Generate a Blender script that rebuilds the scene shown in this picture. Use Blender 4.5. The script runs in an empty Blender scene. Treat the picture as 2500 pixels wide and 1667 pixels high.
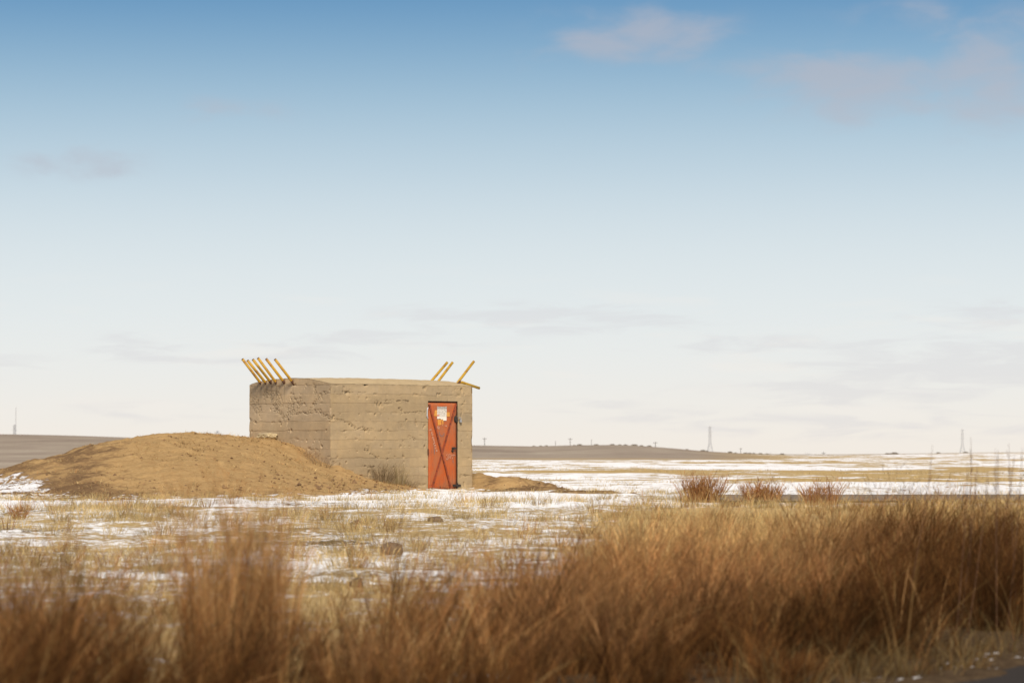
import bpy, math, random
import numpy as np
from mathutils import Vector, Matrix

random.seed(7)
rng = np.random.default_rng(7)
R = math.radians
scene = bpy.context.scene
col = scene.collection

# ------------------------------------------------------------------ camera
EYE = 0.88                       # eye height above the bunker's door sill
F = 100.0 / 36.0 * 2500          # focal length in photograph pixels
HZ = 1102.0                      # row of the true horizon in the photograph
cam_d = bpy.data.cameras.new('camera')
cam = bpy.data.objects.new('camera', cam_d)
col.objects.link(cam)
cam_d.lens = 100.0
cam_d.sensor_width = 36.0
cam_d.clip_start = 0.5
cam_d.clip_end = 20000
cam.location = (0, 0, EYE)
cam.rotation_euler = (R(90) + math.atan((HZ - 833.5) / F), 0, 0)
cam_d.dof.use_dof = True
cam_d.dof.focus_distance = 67.0
cam_d.dof.aperture_fstop = 2.6
scene.camera = cam

# ------------------------------------------------------------------ sky, sun, exposure
SUN_EL, SUN_AZ = 46.0, 2.0      # azimuth: degrees to the right of straight behind the camera
sd = Vector((math.sin(R(SUN_AZ)) * math.cos(R(SUN_EL)), -math.cos(R(SUN_AZ)) * math.cos(R(SUN_EL)), math.sin(R(SUN_EL))))
sun_d = bpy.data.lights.new('sun', 'SUN')
sun_d.energy = 4.7
sun_d.angle = R(16)
sun_d.color = (1.0, 0.88, 0.72)
sun = bpy.data.objects.new('sun', sun_d)
sun.rotation_euler = sd.to_track_quat('Z', 'Y').to_euler()
sun.location = sd * 50
col.objects.link(sun)

world = bpy.data.worlds.new('World')
scene.world = world
world.use_nodes = True
wt = world.node_tree
wt.nodes.clear()


class NT:
    """tiny helper to write node graphs"""
    def __init__(self, tree):
        self.t = tree

    def n(self, kind, **kw):
        nd = self.t.nodes.new(kind)
        for k, v in kw.items():
            setattr(nd, k, v)
        return nd

    def put(self, sock, v):
        if isinstance(v, bpy.types.NodeSocket):
            self.t.links.new(v, sock)
        elif isinstance(v, (tuple, list)):
            if len(v) == 3 and sock.type == 'RGBA':
                v = (*v, 1)
            sock.default_value = v
        else:
            sock.default_value = v

    def m(self, op, a, b=0.0, c=0.0, clamp=False):
        nd = self.n('ShaderNodeMath', operation=op)
        nd.use_clamp = clamp
        for i, v in enumerate((a, b, c)):
            self.put(nd.inputs[i], v)
        return nd.outputs[0]

    def mix(self, f, a, b, blend='MIX'):
        nd = self.n('ShaderNodeMix', data_type='RGBA', blend_type=blend)
        self.put(nd.inputs[0], f)
        self.put(nd.inputs[6], a)
        self.put(nd.inputs[7], b)
        return nd.outputs[2]

    def step(self, x, lo, hi):
        nd = self.n('ShaderNodeMapRange', interpolation_type='SMOOTHSTEP')
        for i, v in enumerate((x, lo, hi, 0.0, 1.0)):
            self.put(nd.inputs[i], v)
        return nd.outputs[0]

    def noise(self, vec, scale, detail=4.0, rough=0.55, dist=0.0):
        nd = self.n('ShaderNodeTexNoise')
        self.put(nd.inputs['Vector'], vec)
        self.put(nd.inputs['Scale'], scale)
        self.put(nd.inputs['Detail'], detail)
        self.put(nd.inputs['Roughness'], rough)
        self.put(nd.inputs['Distortion'], dist)
        return nd.outputs[0]

    def vscale(self, vec, s):
        nd = self.n('ShaderNodeVectorMath', operation='MULTIPLY')
        self.put(nd.inputs[0], vec)
        self.put(nd.inputs[1], s)
        return nd.outputs[0]

    def ramp(self, f, stops, interp='LINEAR'):
        nd = self.n('ShaderNodeValToRGB')
        r = nd.color_ramp
        r.interpolation = interp
        while len(r.elements) < len(stops):
            r.elements.new(0.5)
        for e, (p, c) in zip(r.elements, stops):
            e.position = p
            e.color = (*c, 1)
        self.put(nd.inputs[0], f)
        return nd.outputs[0]

    def bump(self, h, strength, dist=0.02):
        nd = self.n('ShaderNodeBump')
        self.put(nd.inputs['Height'], h)
        nd.inputs['Strength'].default_value = strength
        nd.inputs['Distance'].default_value = dist
        return nd.outputs[0]


def srgb(r, g, b):
    f = lambda c: (c / 255 / 12.92) if c <= 10 else ((c / 255 + 0.055) / 1.055) ** 2.4
    return (f(r), f(g), f(b))


W = NT(wt)
tc = W.n('ShaderNodeTexCoord')
sep = W.n('ShaderNodeSeparateXYZ')
W.put(sep.inputs[0], tc.outputs['Generated'])
el = W.m('MULTIPLY', W.m('ARCSINE', sep.outputs[2]), 180 / math.pi)        # degrees above the horizon
az = W.m('MULTIPLY', W.m('ARCTAN2', sep.outputs[0], sep.outputs[1]), 180 / math.pi)
sky = W.n('ShaderNodeTexSky', sky_type='NISHITA')
sky.sun_disc = False
sky.sun_elevation = R(SUN_EL)
sky.sun_rotation = R(180 - SUN_AZ)
sky.altitude = 1600
sky.air_density = 1.0
sky.dust_density = 1.0
nish = W.vscale(sky.outputs[0], (0.11, 0.11, 0.11))
# pale winter air: whitish by the horizon, thinning out into blue within some ten degrees
low = W.ramp(W.m('DIVIDE', W.m('MAXIMUM', el, 0.0), 20.0), [
    (0.00, srgb(243, 235, 225)), (0.03, srgb(241, 236, 228)), (0.08, srgb(235, 236, 233)), (0.14, srgb(228, 234, 235)),
    (0.21, srgb(216, 227, 232)), (0.28, srgb(194, 213, 225)), (0.36, srgb(158, 190, 212)), (0.44, srgb(112, 158, 196)),
    (0.52, srgb(74, 129, 179)), (0.72, srgb(62, 118, 172)), (1.0, srgb(56, 110, 168))], 'B_SPLINE')
base = W.mix(W.step(el, 14.0, 40.0), low, nish)
# soft thin clouds: each bank lies at its own bearing and height in the sky
cvec = W.n('ShaderNodeCombineXYZ')
W.put(cvec.inputs[0], W.m('MULTIPLY', az, 1.0))
W.put(cvec.inputs[1], W.m('MULTIPLY', el, 2.3))
puff = W.noise(cvec.outputs[0], 0.62, 7.0, 0.52, 0.25)
banks = []
for (px, py, sx, sy, amp) in [  # bearing/height of each bank, given as where it stands in the photograph
        (1560, 80, 190, 62, 0.95), (2090, 210, 210, 85, 1.0), (2420, 190, 150, 130, 0.9), (1820, 165, 150, 40, 0.55),
        (1330, 130, 120, 40, 0.4), (190, 405, 120, 42, 0.9), (560, 275, 160, 40, 0.55), (2240, 40, 200, 60, 0.4),
        (1620, -160, 300, 90, 0.8), (600, -200, 280, 80, 0.7), (-500, 150, 260, 90, 0.8), (3000, 100, 300, 110, 0.9)]:
    a0 = math.degrees(math.atan((px - 1250) / F))
    e0 = math.degrees(math.atan((HZ - py) / F))
    da = W.m('DIVIDE', W.m('SUBTRACT', az, a0), math.degrees(sx / F))
    de = W.m('DIVIDE', W.m('SUBTRACT', el, e0), math.degrees(sy / F))
    q = W.m('ADD', W.m('MULTIPLY', da, da), W.m('MULTIPLY', de, de))
    banks.append(W.m('MULTIPLY', W.m('EXPONENT', W.m('MULTIPLY', q, -0.7)), amp))
cov = banks[0]
for b in banks[1:]:
    cov = W.m('MAXIMUM', cov, b)
hi_f = W.m('MULTIPLY', W.step(W.m('ADD', puff, W.m('MULTIPLY', cov, 0.42)), 0.52, 1.0), W.step(cov, 0.03, 0.55))
hi_f = W.m('MULTIPLY', hi_f, 0.62)
base = W.mix(hi_f, base, srgb(184, 184, 194))
# long flat banks low down
lowb = []
for (px, py, sx, sy, amp) in [(1330, 775, 330, 34, 0.9), (950, 830, 260, 26, 0.7), (1780, 842, 240, 22, 0.7), (2330, 900, 330, 70, 1.0), (2020, 965, 330, 34, 0.8), (2400, 775, 150, 34, 0.9),
                              (330, 845, 110, 26, 0.9), (450, 880, 170, 14, 0.7), (380, 1005, 260, 26, 0.45), (1420, 985, 130, 26, 0.5), (700, 860, 240, 26, 0.6), (2100, 1040, 500, 36, 0.6),
                              (1650, 1020, 320, 22, 0.5), (-400, 900, 400, 60, 0.8), (3000, 860, 380, 80, 1.0), (3900, 900, 500, 60, 0.8)]:
    a0 = math.degrees(math.atan((px - 1250) / F))
    e0 = math.degrees(math.atan((HZ - py) / F))
    da = W.m('DIVIDE', W.m('SUBTRACT', az, a0), math.degrees(sx / F))
    de = W.m('DIVIDE', W.m('SUBTRACT', el, e0), math.degrees(sy / F))
    q = W.m('ADD', W.m('MULTIPLY', da, da), W.m('MULTIPLY', de, de))
    lowb.append(W.m('MULTIPLY', W.m('EXPONENT', W.m('MULTIPLY', q, -0.8)), amp))
lcov = lowb[0]
for b in lowb[1:]:
    lcov = W.m('MAXIMUM', lcov, b)
wisp2 = W.noise(W.vscale(cvec.outputs[0], (0.55, 1.5, 1.0)), 1.0, 7.0, 0.56, 0.6)
lo_f = W.m('MULTIPLY', W.m('MULTIPLY', W.step(W.m('ADD', wisp2, W.m('MULTIPLY', lcov, 0.30)), 0.54, 0.80), W.step(lcov, 0.02, 0.45)), 0.36)
base = W.mix(lo_f, base, srgb(213, 211, 215))
lowband = W.m('MULTIPLY', W.step(el, 0.2, 0.9), W.m('SUBTRACT', 1.0, W.step(el, 2.2, 4.0)))
glow = W.m('MULTIPLY', W.m('MULTIPLY', W.step(W.noise(W.vscale(cvec.outputs[0], (0.3, 0.8, 1.0)), 1.0, 5.0, 0.5), 0.52, 0.68), lowband), 0.30)
base = W.mix(glow, base, srgb(243, 237, 230))
bg = W.n('ShaderNodeBackground')
W.put(bg.inputs[0], base)
bg.inputs[1].default_value = 1.0
wo = W.n('ShaderNodeOutputWorld')
wt.links.new(bg.outputs[0], wo.inputs[0])

vs = scene.view_settings
vs.view_transform = 'Standard'
vs.look = 'None'
vs.exposure = 0.0
vs.gamma = 1.0
scene.cycles.max_bounces = 6
scene.cycles.diffuse_bounces = 3
scene.cycles.transmission_bounces = 3
scene.cycles.transparent_max_bounces = 4
scene.cycles.use_denoising = True


# ------------------------------------------------------------------ helpers
def P(px, py, d):
    """a point of the place d metres ahead, seen at photograph pixel (px, py)"""
    return Vector(((px - 1250) / F * d, d, EYE + (HZ - py) / F * d))


def hash2(ix, iy, seed):
    n = (ix.astype(np.int64) * 374761393 + iy.astype(np.int64) * 668265263 + seed * 1274126177) & 0x7fffffff
    n = ((n ^ (n >> 13)) * 1274126177) & 0x7fffffff
    return ((n ^ (n >> 16)) & 0xffff) / 65535.0


def vnoise(x, y, seed=0):
    ix, iy = np.floor(x), np.floor(y)
    fx, fy = x - ix, y - iy
    fx = fx * fx * (3 - 2 * fx)
    fy = fy * fy * (3 - 2 * fy)
    ix = ix.astype(np.int64)
    iy = iy.astype(np.int64)
    a, b = hash2(ix, iy, seed), hash2(ix + 1, iy, seed)
    c, d = hash2(ix, iy + 1, seed), hash2(ix + 1, iy + 1, seed)
    return (a * (1 - fx) + b * fx) * (1 - fy) + (c * (1 - fx) + d * fx) * fy


def fbm(x, y, octaves=4, seed=0, gain=0.5):
    s, a, t = 0.0, 1.0, 0.0
    for o in range(octaves):
        s = s + a * vnoise(x * 2 ** o + 17.3 * o, y * 2 ** o - 9.1 * o, seed + o)
        t += a
        a *= gain
    return s / t


def sstep(x, a, b):
    t = np.clip((np.asarray(x, float) - a) / (b - a), 0, 1)
    return t * t * (3 - 2 * t)


def mesh_np(name, verts, faces, smooth=False, colors=None):
    """verts (N,3); faces (M,3) or (M,4) array or list of such arrays"""
    me = bpy.data.meshes.new(name)
    verts = np.ascontiguousarray(verts, np.float32)
    if not isinstance(faces, list):
        faces = [faces]
    faces = [np.asarray(f, np.int32) for f in faces if len(f)]
    loops = np.concatenate([f.ravel() for f in faces])
    sizes = np.concatenate([np.full(len(f), f.shape[1], np.int32) for f in faces])
    starts = np.concatenate([[0], np.cumsum(sizes)[:-1]]).astype(np.int32)
    me.vertices.add(len(verts))
    me.vertices.foreach_set('co', verts.ravel())
    me.loops.add(len(loops))
    me.loops.foreach_set('vertex_index', loops)
    me.polygons.add(len(sizes))
    me.polygons.foreach_set('loop_start', starts)
    me.polygons.foreach_set('loop_total', sizes)
    if smooth:
        me.polygons.foreach_set('use_smooth', np.ones(len(sizes), bool))
    if colors is not None:
        at = me.attributes.new('col', 'FLOAT_COLOR', 'POINT')
        c = np.ones((len(verts), 4), np.float32)
        c[:, :colors.shape[1]] = colors
        at.data.foreach_set('color', c.ravel())
    me.update(calc_edges=True)
    return me


def obj(name, me, material=None, parent=None):
    o = bpy.data.objects.new(name, me)
    col.objects.link(o)
    if material is not None and me is not None:
        me.materials.clear()
        me.materials.append(material)
    if parent is not None:
        o.parent = parent
    return o


def empty(name, loc=(0, 0, 0), rz=0.0):
    o = bpy.data.objects.new(name, None)
    o.empty_display_size = 0.2
    o.location = loc
    o.rotation_euler = (0, 0, rz)
    col.objects.link(o)
    return o


def tag(o, label=None, cat=None, group=None, kind=None):
    for k, v in (('label', label), ('category', cat), ('group', group), ('kind', kind)):
        if v:
            o[k] = v
    return o


class MB:
    """collects shapes into one mesh"""
    def __init__(self):
        self.v, self.f = [], []

    def add(self, vs_, fs_):
        b = len(self.v)
        self.v += [tuple(p) for p in vs_]
        self.f += [tuple(i + b for i in f) for f in fs_]

    def box(self, lo, hi, M=None):
        (a, b, c), (d, e, f) = lo, hi
        vs_ = [Vector(p) for p in ((a, b, c), (d, b, c), (d, e, c), (a, e, c), (a, b, f), (d, b, f), (d, e, f), (a, e, f))]
        if M is not None:
            vs_ = [M @ p for p in vs_]
        self.add(vs_, [(3, 2, 1, 0), (4, 5, 6, 7), (0, 1, 5, 4), (1, 2, 6, 5), (2, 3, 7, 6), (3, 0, 4, 7)])

    def tube(self, pts, rad, n=8, caps=True):
        pts = [Vector(p) for p in pts]
        rad = rad if isinstance(rad, (list, tuple)) else [rad] * len(pts)
        rings = []
        prev = None
        for i, p in enumerate(pts):
            t = (pts[min(i + 1, len(pts) - 1)] - pts[max(i - 1, 0)]).normalized()
            if prev is None:
                a = t.orthogonal().normalized()
            else:
                a = (prev - t * prev.dot(t)).normalized()
            prev = a
            b = t.cross(a)
            rings.append([p + (a * math.cos(2 * math.pi * k / n) + b * math.sin(2 * math.pi * k / n)) * rad[i] for k in range(n)])
        vs_ = [q for r_ in rings for q in r_]
        fs_ = []
        for i in range(len(pts) - 1):
            for k in range(n):
                k2 = (k + 1) % n
                fs_.append((i * n + k, i * n + k2, (i + 1) * n + k2, (i + 1) * n + k))
        if caps:
            fs_.append(tuple(range(n - 1, -1, -1)))
            fs_.append(tuple((len(pts) - 1) * n + k for k in range(n)))
        self.add(vs_, fs_)

    def bar(self, a, b, w):
        self.tube([a, b], w * 0.7071, 4)

    def mesh(self, name, smooth=False):
        me = bpy.data.meshes.new(name)
        me.from_pydata(self.v, [], self.f)
        if smooth:
            for p in me.polygons:
                p.use_smooth = True
        me.update()
        return me

    def build(self, name, material, parent=None, smooth=False):
        return obj(name, self.mesh(name, smooth), material, parent)


# ------------------------------------------------------------------ materials
def new_mat(name):
    m = bpy.data.materials.new(name)
    m.use_nodes = True
    m.node_tree.nodes.clear()
    return m, NT(m.node_tree)


def principled(N, color, rough=0.9, normal=None, metal=0.0, spec=0.3):
    b = N.n('ShaderNodeBsdfPrincipled')
    N.put(b.inputs['Base Color'], color)
    N.put(b.inputs['Roughness'], rough)
    N.put(b.inputs['Metallic'], metal)
    b.inputs['Specular IOR Level'].default_value = spec
    if normal is not None:
        N.put(b.inputs['Normal'], normal)
    o = N.n('ShaderNodeOutputMaterial')
    N.t.links.new(b.outputs[0], o.inputs[0])
    return b


def attr(N, name='col'):
    a = N.n('ShaderNodeAttribute')
    a.attribute_name = name
    return a


def mat_plain(name, c1, c2=None, scale=20.0, rough=0.8, bump=0.2, metal=0.0, lo=0.4, hi=0.65, detail=6, spec=0.3):
    m, N = new_mat(name)
    t = N.n('ShaderNodeTexCoord').outputs['Object']
    nz = N.noise(t, scale, detail, 0.62)
    c = N.mix(N.step(nz, lo, hi), c1, c2 or c1)
    principled(N, c, rough, N.bump(nz, bump, 0.01), metal, spec)
    return m


def mat_grass(name, trans=0.3):
    m, N = new_mat(name)
    a = attr(N)
    d = N.n('ShaderNodeBsdfDiffuse')
    N.put(d.inputs[0], a.outputs[0])
    t = N.n('ShaderNodeBsdfTranslucent')
    N.put(t.inputs[0], a.outputs[0])
    mx = N.n('ShaderNodeMixShader')
    mx.inputs[0].default_value = trans
    N.t.links.new(d.outputs[0], mx.inputs[1])
    N.t.links.new(t.outputs[0], mx.inputs[2])
    o = N.n('ShaderNodeOutputMaterial')
    N.t.links.new(mx.outputs[0], o.inputs[0])
    return m


M_grass = mat_grass('dry_grass')

# open ground: snow patches over dead grass and bare soil. col.r = snow cover, col.g = bare soil, darkened to carry the verge's shade, col.b = far brown pasture, greyed to carry haze
M_ground, N = new_mat('ground')
pos = N.n('ShaderNodeNewGeometry').outputs['Position']
a = attr(N)
sp = N.n('ShaderNodeSeparateColor')
N.put(sp.inputs[0], a.outputs[0])
flat = N.vscale(pos, (1.0, 1.0, 0.0))
big = N.noise(N.vscale(flat, (0.16, 0.20, 0.0)), 1.0, 9.0, 0.62)
mid = N.noise(N.vscale(flat, (0.9, 1.1, 0.0)), 1.0, 7.0, 0.68, 0.4)
fine = N.noise(flat, 9.0, 6.0, 0.72)
furrow = N.noise(N.vscale(flat, (0.11, 0.075, 0.0)), 1.0, 7.0, 0.70)
furrow2 = N.noise(N.vscale(flat, (0.42, 0.22, 0.0)), 1.0, 7.0, 0.72)
coarse = N.noise(flat, 2.6, 6.0, 0.75, 0.6)
snow_n = N.m('ADD', N.m('ADD', N.m('MULTIPLY', big, 0.22), N.m('MULTIPLY', mid, 0.30)), N.m('ADD', N.m('MULTIPLY', fine, 0.30), N.m('MULTIPLY', coarse, 0.30)))
snow_n = N.m('SUBTRACT', snow_n, 0.06)
snow_d = N.m('ADD', N.m('ADD', N.m('MULTIPLY', furrow, 0.42), N.m('MULTIPLY', furrow2, 0.40)), N.m('ADD', N.m('MULTIPLY', mid, 0.28), N.m('MULTIPLY', fine, 0.12)))
furrow3 = N.noise(N.vscale(flat, (0.035, 0.018, 0.0)), 1.0, 6.0, 0.66)
snow_d = N.m('ADD', N.m('SUBTRACT', snow_d, 0.11), N.m('MULTIPLY', N.m('SUBTRACT', furrow3, 0.5), 0.55))
sepp = N.n('ShaderNodeSeparateXYZ')
N.put(sepp.inputs[0], pos)
dist_f = N.step(sepp.outputs[1], 58.0, 75.0)
snow_v = N.m('ADD', N.m('MULTIPLY', snow_n, N.m('SUBTRACT', 1.0, dist_f)), N.m('MULTIPLY', snow_d, dist_f))
snow_v = N.m('ADD', snow_v, N.m('MULTIPLY', N.m('SUBTRACT', sp.outputs[0], 0.5), 0.62))
snow_f = N.step(snow_v, 0.47, 0.53)
straw = N.ramp(fine, [(0.2, (0.24, 0.16, 0.075)), (0.45, (0.40, 0.285, 0.13)), (0.62, (0.52, 0.385, 0.19)), (0.8, (0.60, 0.47, 0.27))])
straw = N.mix(N.step(mid, 0.4, 0.65), straw, (0.50, 0.35, 0.15), 'MIX')
soil_shade = N.ramp(fine, [(0.25, (0.035, 0.024, 0.016)), (0.5, (0.075, 0.050, 0.029)), (0.75, (0.16, 0.11, 0.06))])  # soil tone taken very dark so the verge looks shaded
past = N.ramp(N.noise(N.vscale(flat, (0.05, 0.02, 0.0)), 1.0, 9.0, 0.72), [(0.3, (0.22, 0.175, 0.135)), (0.45, (0.30, 0.245, 0.19)), (0.58, (0.36, 0.30, 0.23)), (0.72, (0.44, 0.38, 0.30))])  # pasture colour greyed to paint in haze over the rise
gc = N.mix(sp.outputs[1], straw, soil_shade)
gc = N.mix(sp.outputs[2], gc, past)
snow_c = N.mix(N.step(fine, 0.35, 0.7), (0.82, 0.81, 0.79), (0.92, 0.91, 0.88))
gc = N.mix(snow_f, gc, snow_c)
hgt = N.m('ADD', N.m('MULTIPLY', fine, 0.6), N.m('MULTIPLY', snow_f, 0.5))
principled(N, gc, 1.0, N.bump(hgt, 0.55, 0.05), 0.0, 0.0)

# heaped earth: col.r = snow, col.g = dark soil, wet patches plus shade painted on the right-hand bank
M_mound, N = new_mat('heaped_earth')
pos = N.n('ShaderNodeNewGeometry').outputs['Position']
a = attr(N)
sp = N.n('ShaderNodeSeparateColor')
N.put(sp.inputs[0], a.outputs[0])
n1 = N.noise(pos, 1.5, 9.0, 0.72)
n2 = N.noise(pos, 11.0, 8.0, 0.78)
n3 = N.noise(N.vscale(pos, (2.0, 5.0, 5.0)), 1.0, 7.0, 0.7)
c = N.ramp(n2, [(0.2, (0.27, 0.165, 0.072)), (0.42, (0.41, 0.262, 0.115)), (0.6, (0.47, 0.31, 0.142)), (0.8, (0.54, 0.38, 0.19))])
c = N.mix(N.step(n3, 0.52, 0.66), c, (0.36, 0.225, 0.10))
damp_shade = N.step(N.m('ADD', sp.outputs[1], N.m('MULTIPLY', N.m('SUBTRACT', n1, 0.5), 2.2)), 0.25, 0.75)
c = N.mix(damp_shade, c, N.mix(n2, (0.13, 0.078, 0.042), (0.25, 0.155, 0.08)))
sv = N.m('ADD', N.m('ADD', N.m('ADD', N.m('MULTIPLY', n3, 0.25), N.m('MULTIPLY', n1, 0.55)), N.m('MULTIPLY', n2, 0.2)), N.m('MULTIPLY', N.m('SUBTRACT', sp.outputs[0], 0.5), 0.62))
sf = N.step(sv, 0.505, 0.545)
c = N.mix(sf, c, (0.82, 0.82, 0.82))
hh = N.m('ADD', N.m('MULTIPLY', n2, 0.5), N.m('MULTIPLY', n3, 0.7))
principled(N, c, 1.0, N.bump(hh, 0.9, 0.08), 0.0, 0.0)

# board-marked concrete, colour carried by the mesh
M_conc, N = new_mat('board_marked_concrete')
t = N.n('ShaderNodeTexCoord').outputs['Object']
a = attr(N)
n1 = N.noise(t, 2.2, 6.0, 0.6)
n2 = N.noise(t, 30.0, 6.0, 0.7)
n3 = N.noise(N.vscale(t, (9.0, 9.0, 1.1)), 1.0, 5.0, 0.6)
c = N.mix(N.m('MULTIPLY', N.step(n1, 0.42, 0.62), 0.35), a.outputs[0], N.vscale(a.outputs[0], (1.22, 1.18, 1.08)))
c = N.mix(N.m('MULTIPLY', N.step(n3, 0.55, 0.72), 0.30), c, N.vscale(a.outputs[0], (0.70, 0.69, 0.70)))
c = N.mix(N.m('MULTIPLY', N.step(n2, 0.5, 0.75), 0.30), c, N.vscale(a.outputs[0], (0.66, 0.64, 0.60)))
principled(N, c, 0.93, N.bump(n2, 0.35, 0.012), 0.0, 0.2)

M_roof = mat_plain('dusty_concrete_roof', (0.50, 0.375, 0.205), (0.44, 0.325, 0.175), 5.0, 0.95, 0.25)
M_dark = mat_plain('dark_gap', (0.02, 0.015, 0.012), (0.035, 0.025, 0.02), 12, 0.9)
M_pipe = mat_plain('worn_yellow_paint', (0.48, 0.285, 0.030), (0.31, 0.145, 0.030), 9.0, 0.55, 0.15, 0.0, 0.48, 0.66)
M_rust = mat_plain('dark_rust', (0.075, 0.035, 0.022), (0.13, 0.06, 0.03), 30.0, 0.85, 0.3)
M_iron = mat_plain('black_iron', (0.025, 0.022, 0.02), (0.06, 0.045, 0.035), 40.0, 0.7, 0.3)
M_steel = mat_plain('bright_steel', (0.55, 0.54, 0.52), (0.35, 0.34, 0.33), 30.0, 0.4, 0.1, 0.6)
M_tape = mat_plain('orange_tape', (0.62, 0.27, 0.045), (0.68, 0.32, 0.07), 20.0, 0.6, 0.05)
M_scrawl = mat_plain('pale_scratched_paint', (0.55, 0.36, 0.27), (0.62, 0.22, 0.10), 30.0, 0.8, 0.05)
M_grayscrawl = mat_plain('grey_smudge', (0.22, 0.14, 0.13), (0.32, 0.16, 0.11), 20.0, 0.8, 0.05)

# door paint
M_door, N = new_mat('orange_door_paint')
t = N.n('ShaderNodeTexCoord').outputs['Object']
n1 = N.noise(t, 3.0, 6.0, 0.65)
n2 = N.noise(N.vscale(t, (26.0, 26.0, 3.0)), 1.0, 5.0, 0.65)
n3 = N.noise(t, 24.0, 5.0, 0.7)
sepd = N.n('ShaderNodeSeparateXYZ')
N.put(sepd.inputs[0], t)
c = N.mix(N.step(n1, 0.38, 0.66), (0.48, 0.098, 0.018), (0.42, 0.125, 0.040))
c = N.mix(N.m('MULTIPLY', N.step(n2, 0.50, 0.70), 0.75), c, (0.24, 0.095, 0.05))
n5 = N.noise(t, 1.7, 4.0, 0.6)
c = N.mix(N.m('MULTIPLY', N.step(n5, 0.46, 0.62), 0.32), c, (0.30, 0.145, 0.075))
c = N.mix(N.m('MULTIPLY', N.step(N.noise(t, 60.0, 3.0, 0.6), 0.60, 0.70), 0.5), c, (0.50, 0.24, 0.13))
rust = N.step(N.m('ADD', n3, N.m('MULTIPLY', N.step(sepd.outputs[2], 0.28, 0.0), 0.16)), 0.64, 0.72)
c = N.mix(rust, c, (0.13, 0.05, 0.03))
principled(N, c, 0.6, N.bump(n3, 0.15, 0.01), 0.0, 0.35)

# printed notice: dark heading, lines of fine print, a red stamp; illegible in the photograph
M_notice, N = new_mat('weathered_notice')
t = N.n('ShaderNodeTexCoord').outputs['Object']
sx = N.n('ShaderNodeSeparateXYZ')
N.put(sx.inputs[0], t)
X_, Z_ = sx.outputs[0], sx.outputs[2]
ink = N.noise(N.vscale(t, (75.0, 1.0, 95.0)), 1.0, 2.0, 0.6)
lines = N.m('GREATER_THAN', N.m('FRACT', N.m('MULTIPLY', Z_, 38.0)), 0.42)
body = N.m('MULTIPLY', N.m('MULTIPLY', N.step(ink, 0.46, 0.53), lines), N.m('MULTIPLY', N.step(Z_, 0.085, 0.10), 0.95))
head = N.m('MULTIPLY', N.step(Z_, 0.268, 0.275), N.m('ADD', 0.25, N.m('MULTIPLY', N.step(ink, 0.46, 0.54), 0.7)))
f = N.m('MAXIMUM', body, head, 0, True)
pc = N.mix(f, (0.78, 0.72, 0.62), (0.10, 0.08, 0.075))
rx = N.m('DIVIDE', N.m('SUBTRACT', X_, 0.035), 0.045)
rz = N.m('DIVIDE', N.m('SUBTRACT', Z_, 0.125), 0.022)
red = N.m('MULTIPLY', N.m('LESS_THAN', N.m('ADD', N.m('MULTIPLY', rx, rx), N.m('MULTIPLY', rz, rz)), 1.0), N.step(ink, 0.36, 0.5))
pc = N.mix(N.m('MULTIPLY', red, 0.85), pc, (0.55, 0.10, 0.05))
principled(N, pc, 0.8)

M_asphalt = mat_plain('asphalt', (0.038, 0.033, 0.030), (0.062, 0.054, 0.048), 60.0, 1.0, 0.4, spec=0.0)
M_sideroad = mat_plain('worn_asphalt', (0.20, 0.165, 0.13), (0.25, 0.205, 0.16), 3.0, 1.0, 0.2, spec=0.0)
M_rock = mat_plain('brown_rock', (0.13, 0.085, 0.05), (0.20, 0.135, 0.08), 9.0, 0.95, 0.5)
M_slab = mat_plain('pale_broken_concrete', (0.55, 0.45, 0.27), (0.42, 0.33, 0.19), 14.0, 0.95, 0.6)
M_galv = mat_plain('galvanised_steel', (0.46, 0.47, 0.48), (0.52, 0.52, 0.52), 1.0, 0.6, 0.0)
M_pole = mat_plain('weathered_pole_wood', (0.10, 0.085, 0.075), (0.14, 0.12, 0.10), 2.0, 0.9, 0.0)
M_snow = mat_plain('old_snow', (0.55, 0.53, 0.50), (0.36, 0.33, 0.30), 12.0, 0.9, 0.4)
M_bark = mat_plain('grey_bark', (0.14, 0.115, 0.095), (0.19, 0.16, 0.13), 6.0, 0.95, 0.3)

# ------------------------------------------------------------------ terrain
# the skyline of the rise half a kilometre off: (photograph column, row)
SKY = np.array([(-3000, 1062), (-600, 1059), (0, 1060.5), (150, 1063), (330, 1069), (520, 1078), (700, 1085), (900, 1087), (1150, 1087), (1300, 1089.5), (1400, 1087),
                (1500, 1086), (1560, 1088), (1640, 1094), (1720, 1101), (1800, 1106), (1900, 1109), (2000, 1110), (2200, 1108),
                (2350, 1105), (2500, 1104), (3100, 1103), (6000, 1104)], float)
RIDGE = 600.0
T_COS, T_SIN = math.cos(R(38)), math.sin(R(38))
C0 = Vector(((807 - 1250) / F * 66.1, 66.1, 0.0))        # near corner of the bunker
U = Vector((T_COS, T_SIN, 0))                             # along the door wall
V = Vector((-T_SIN, T_COS, 0))                            # along the gable wall
BL, BD = 4.135, 3.47


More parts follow.
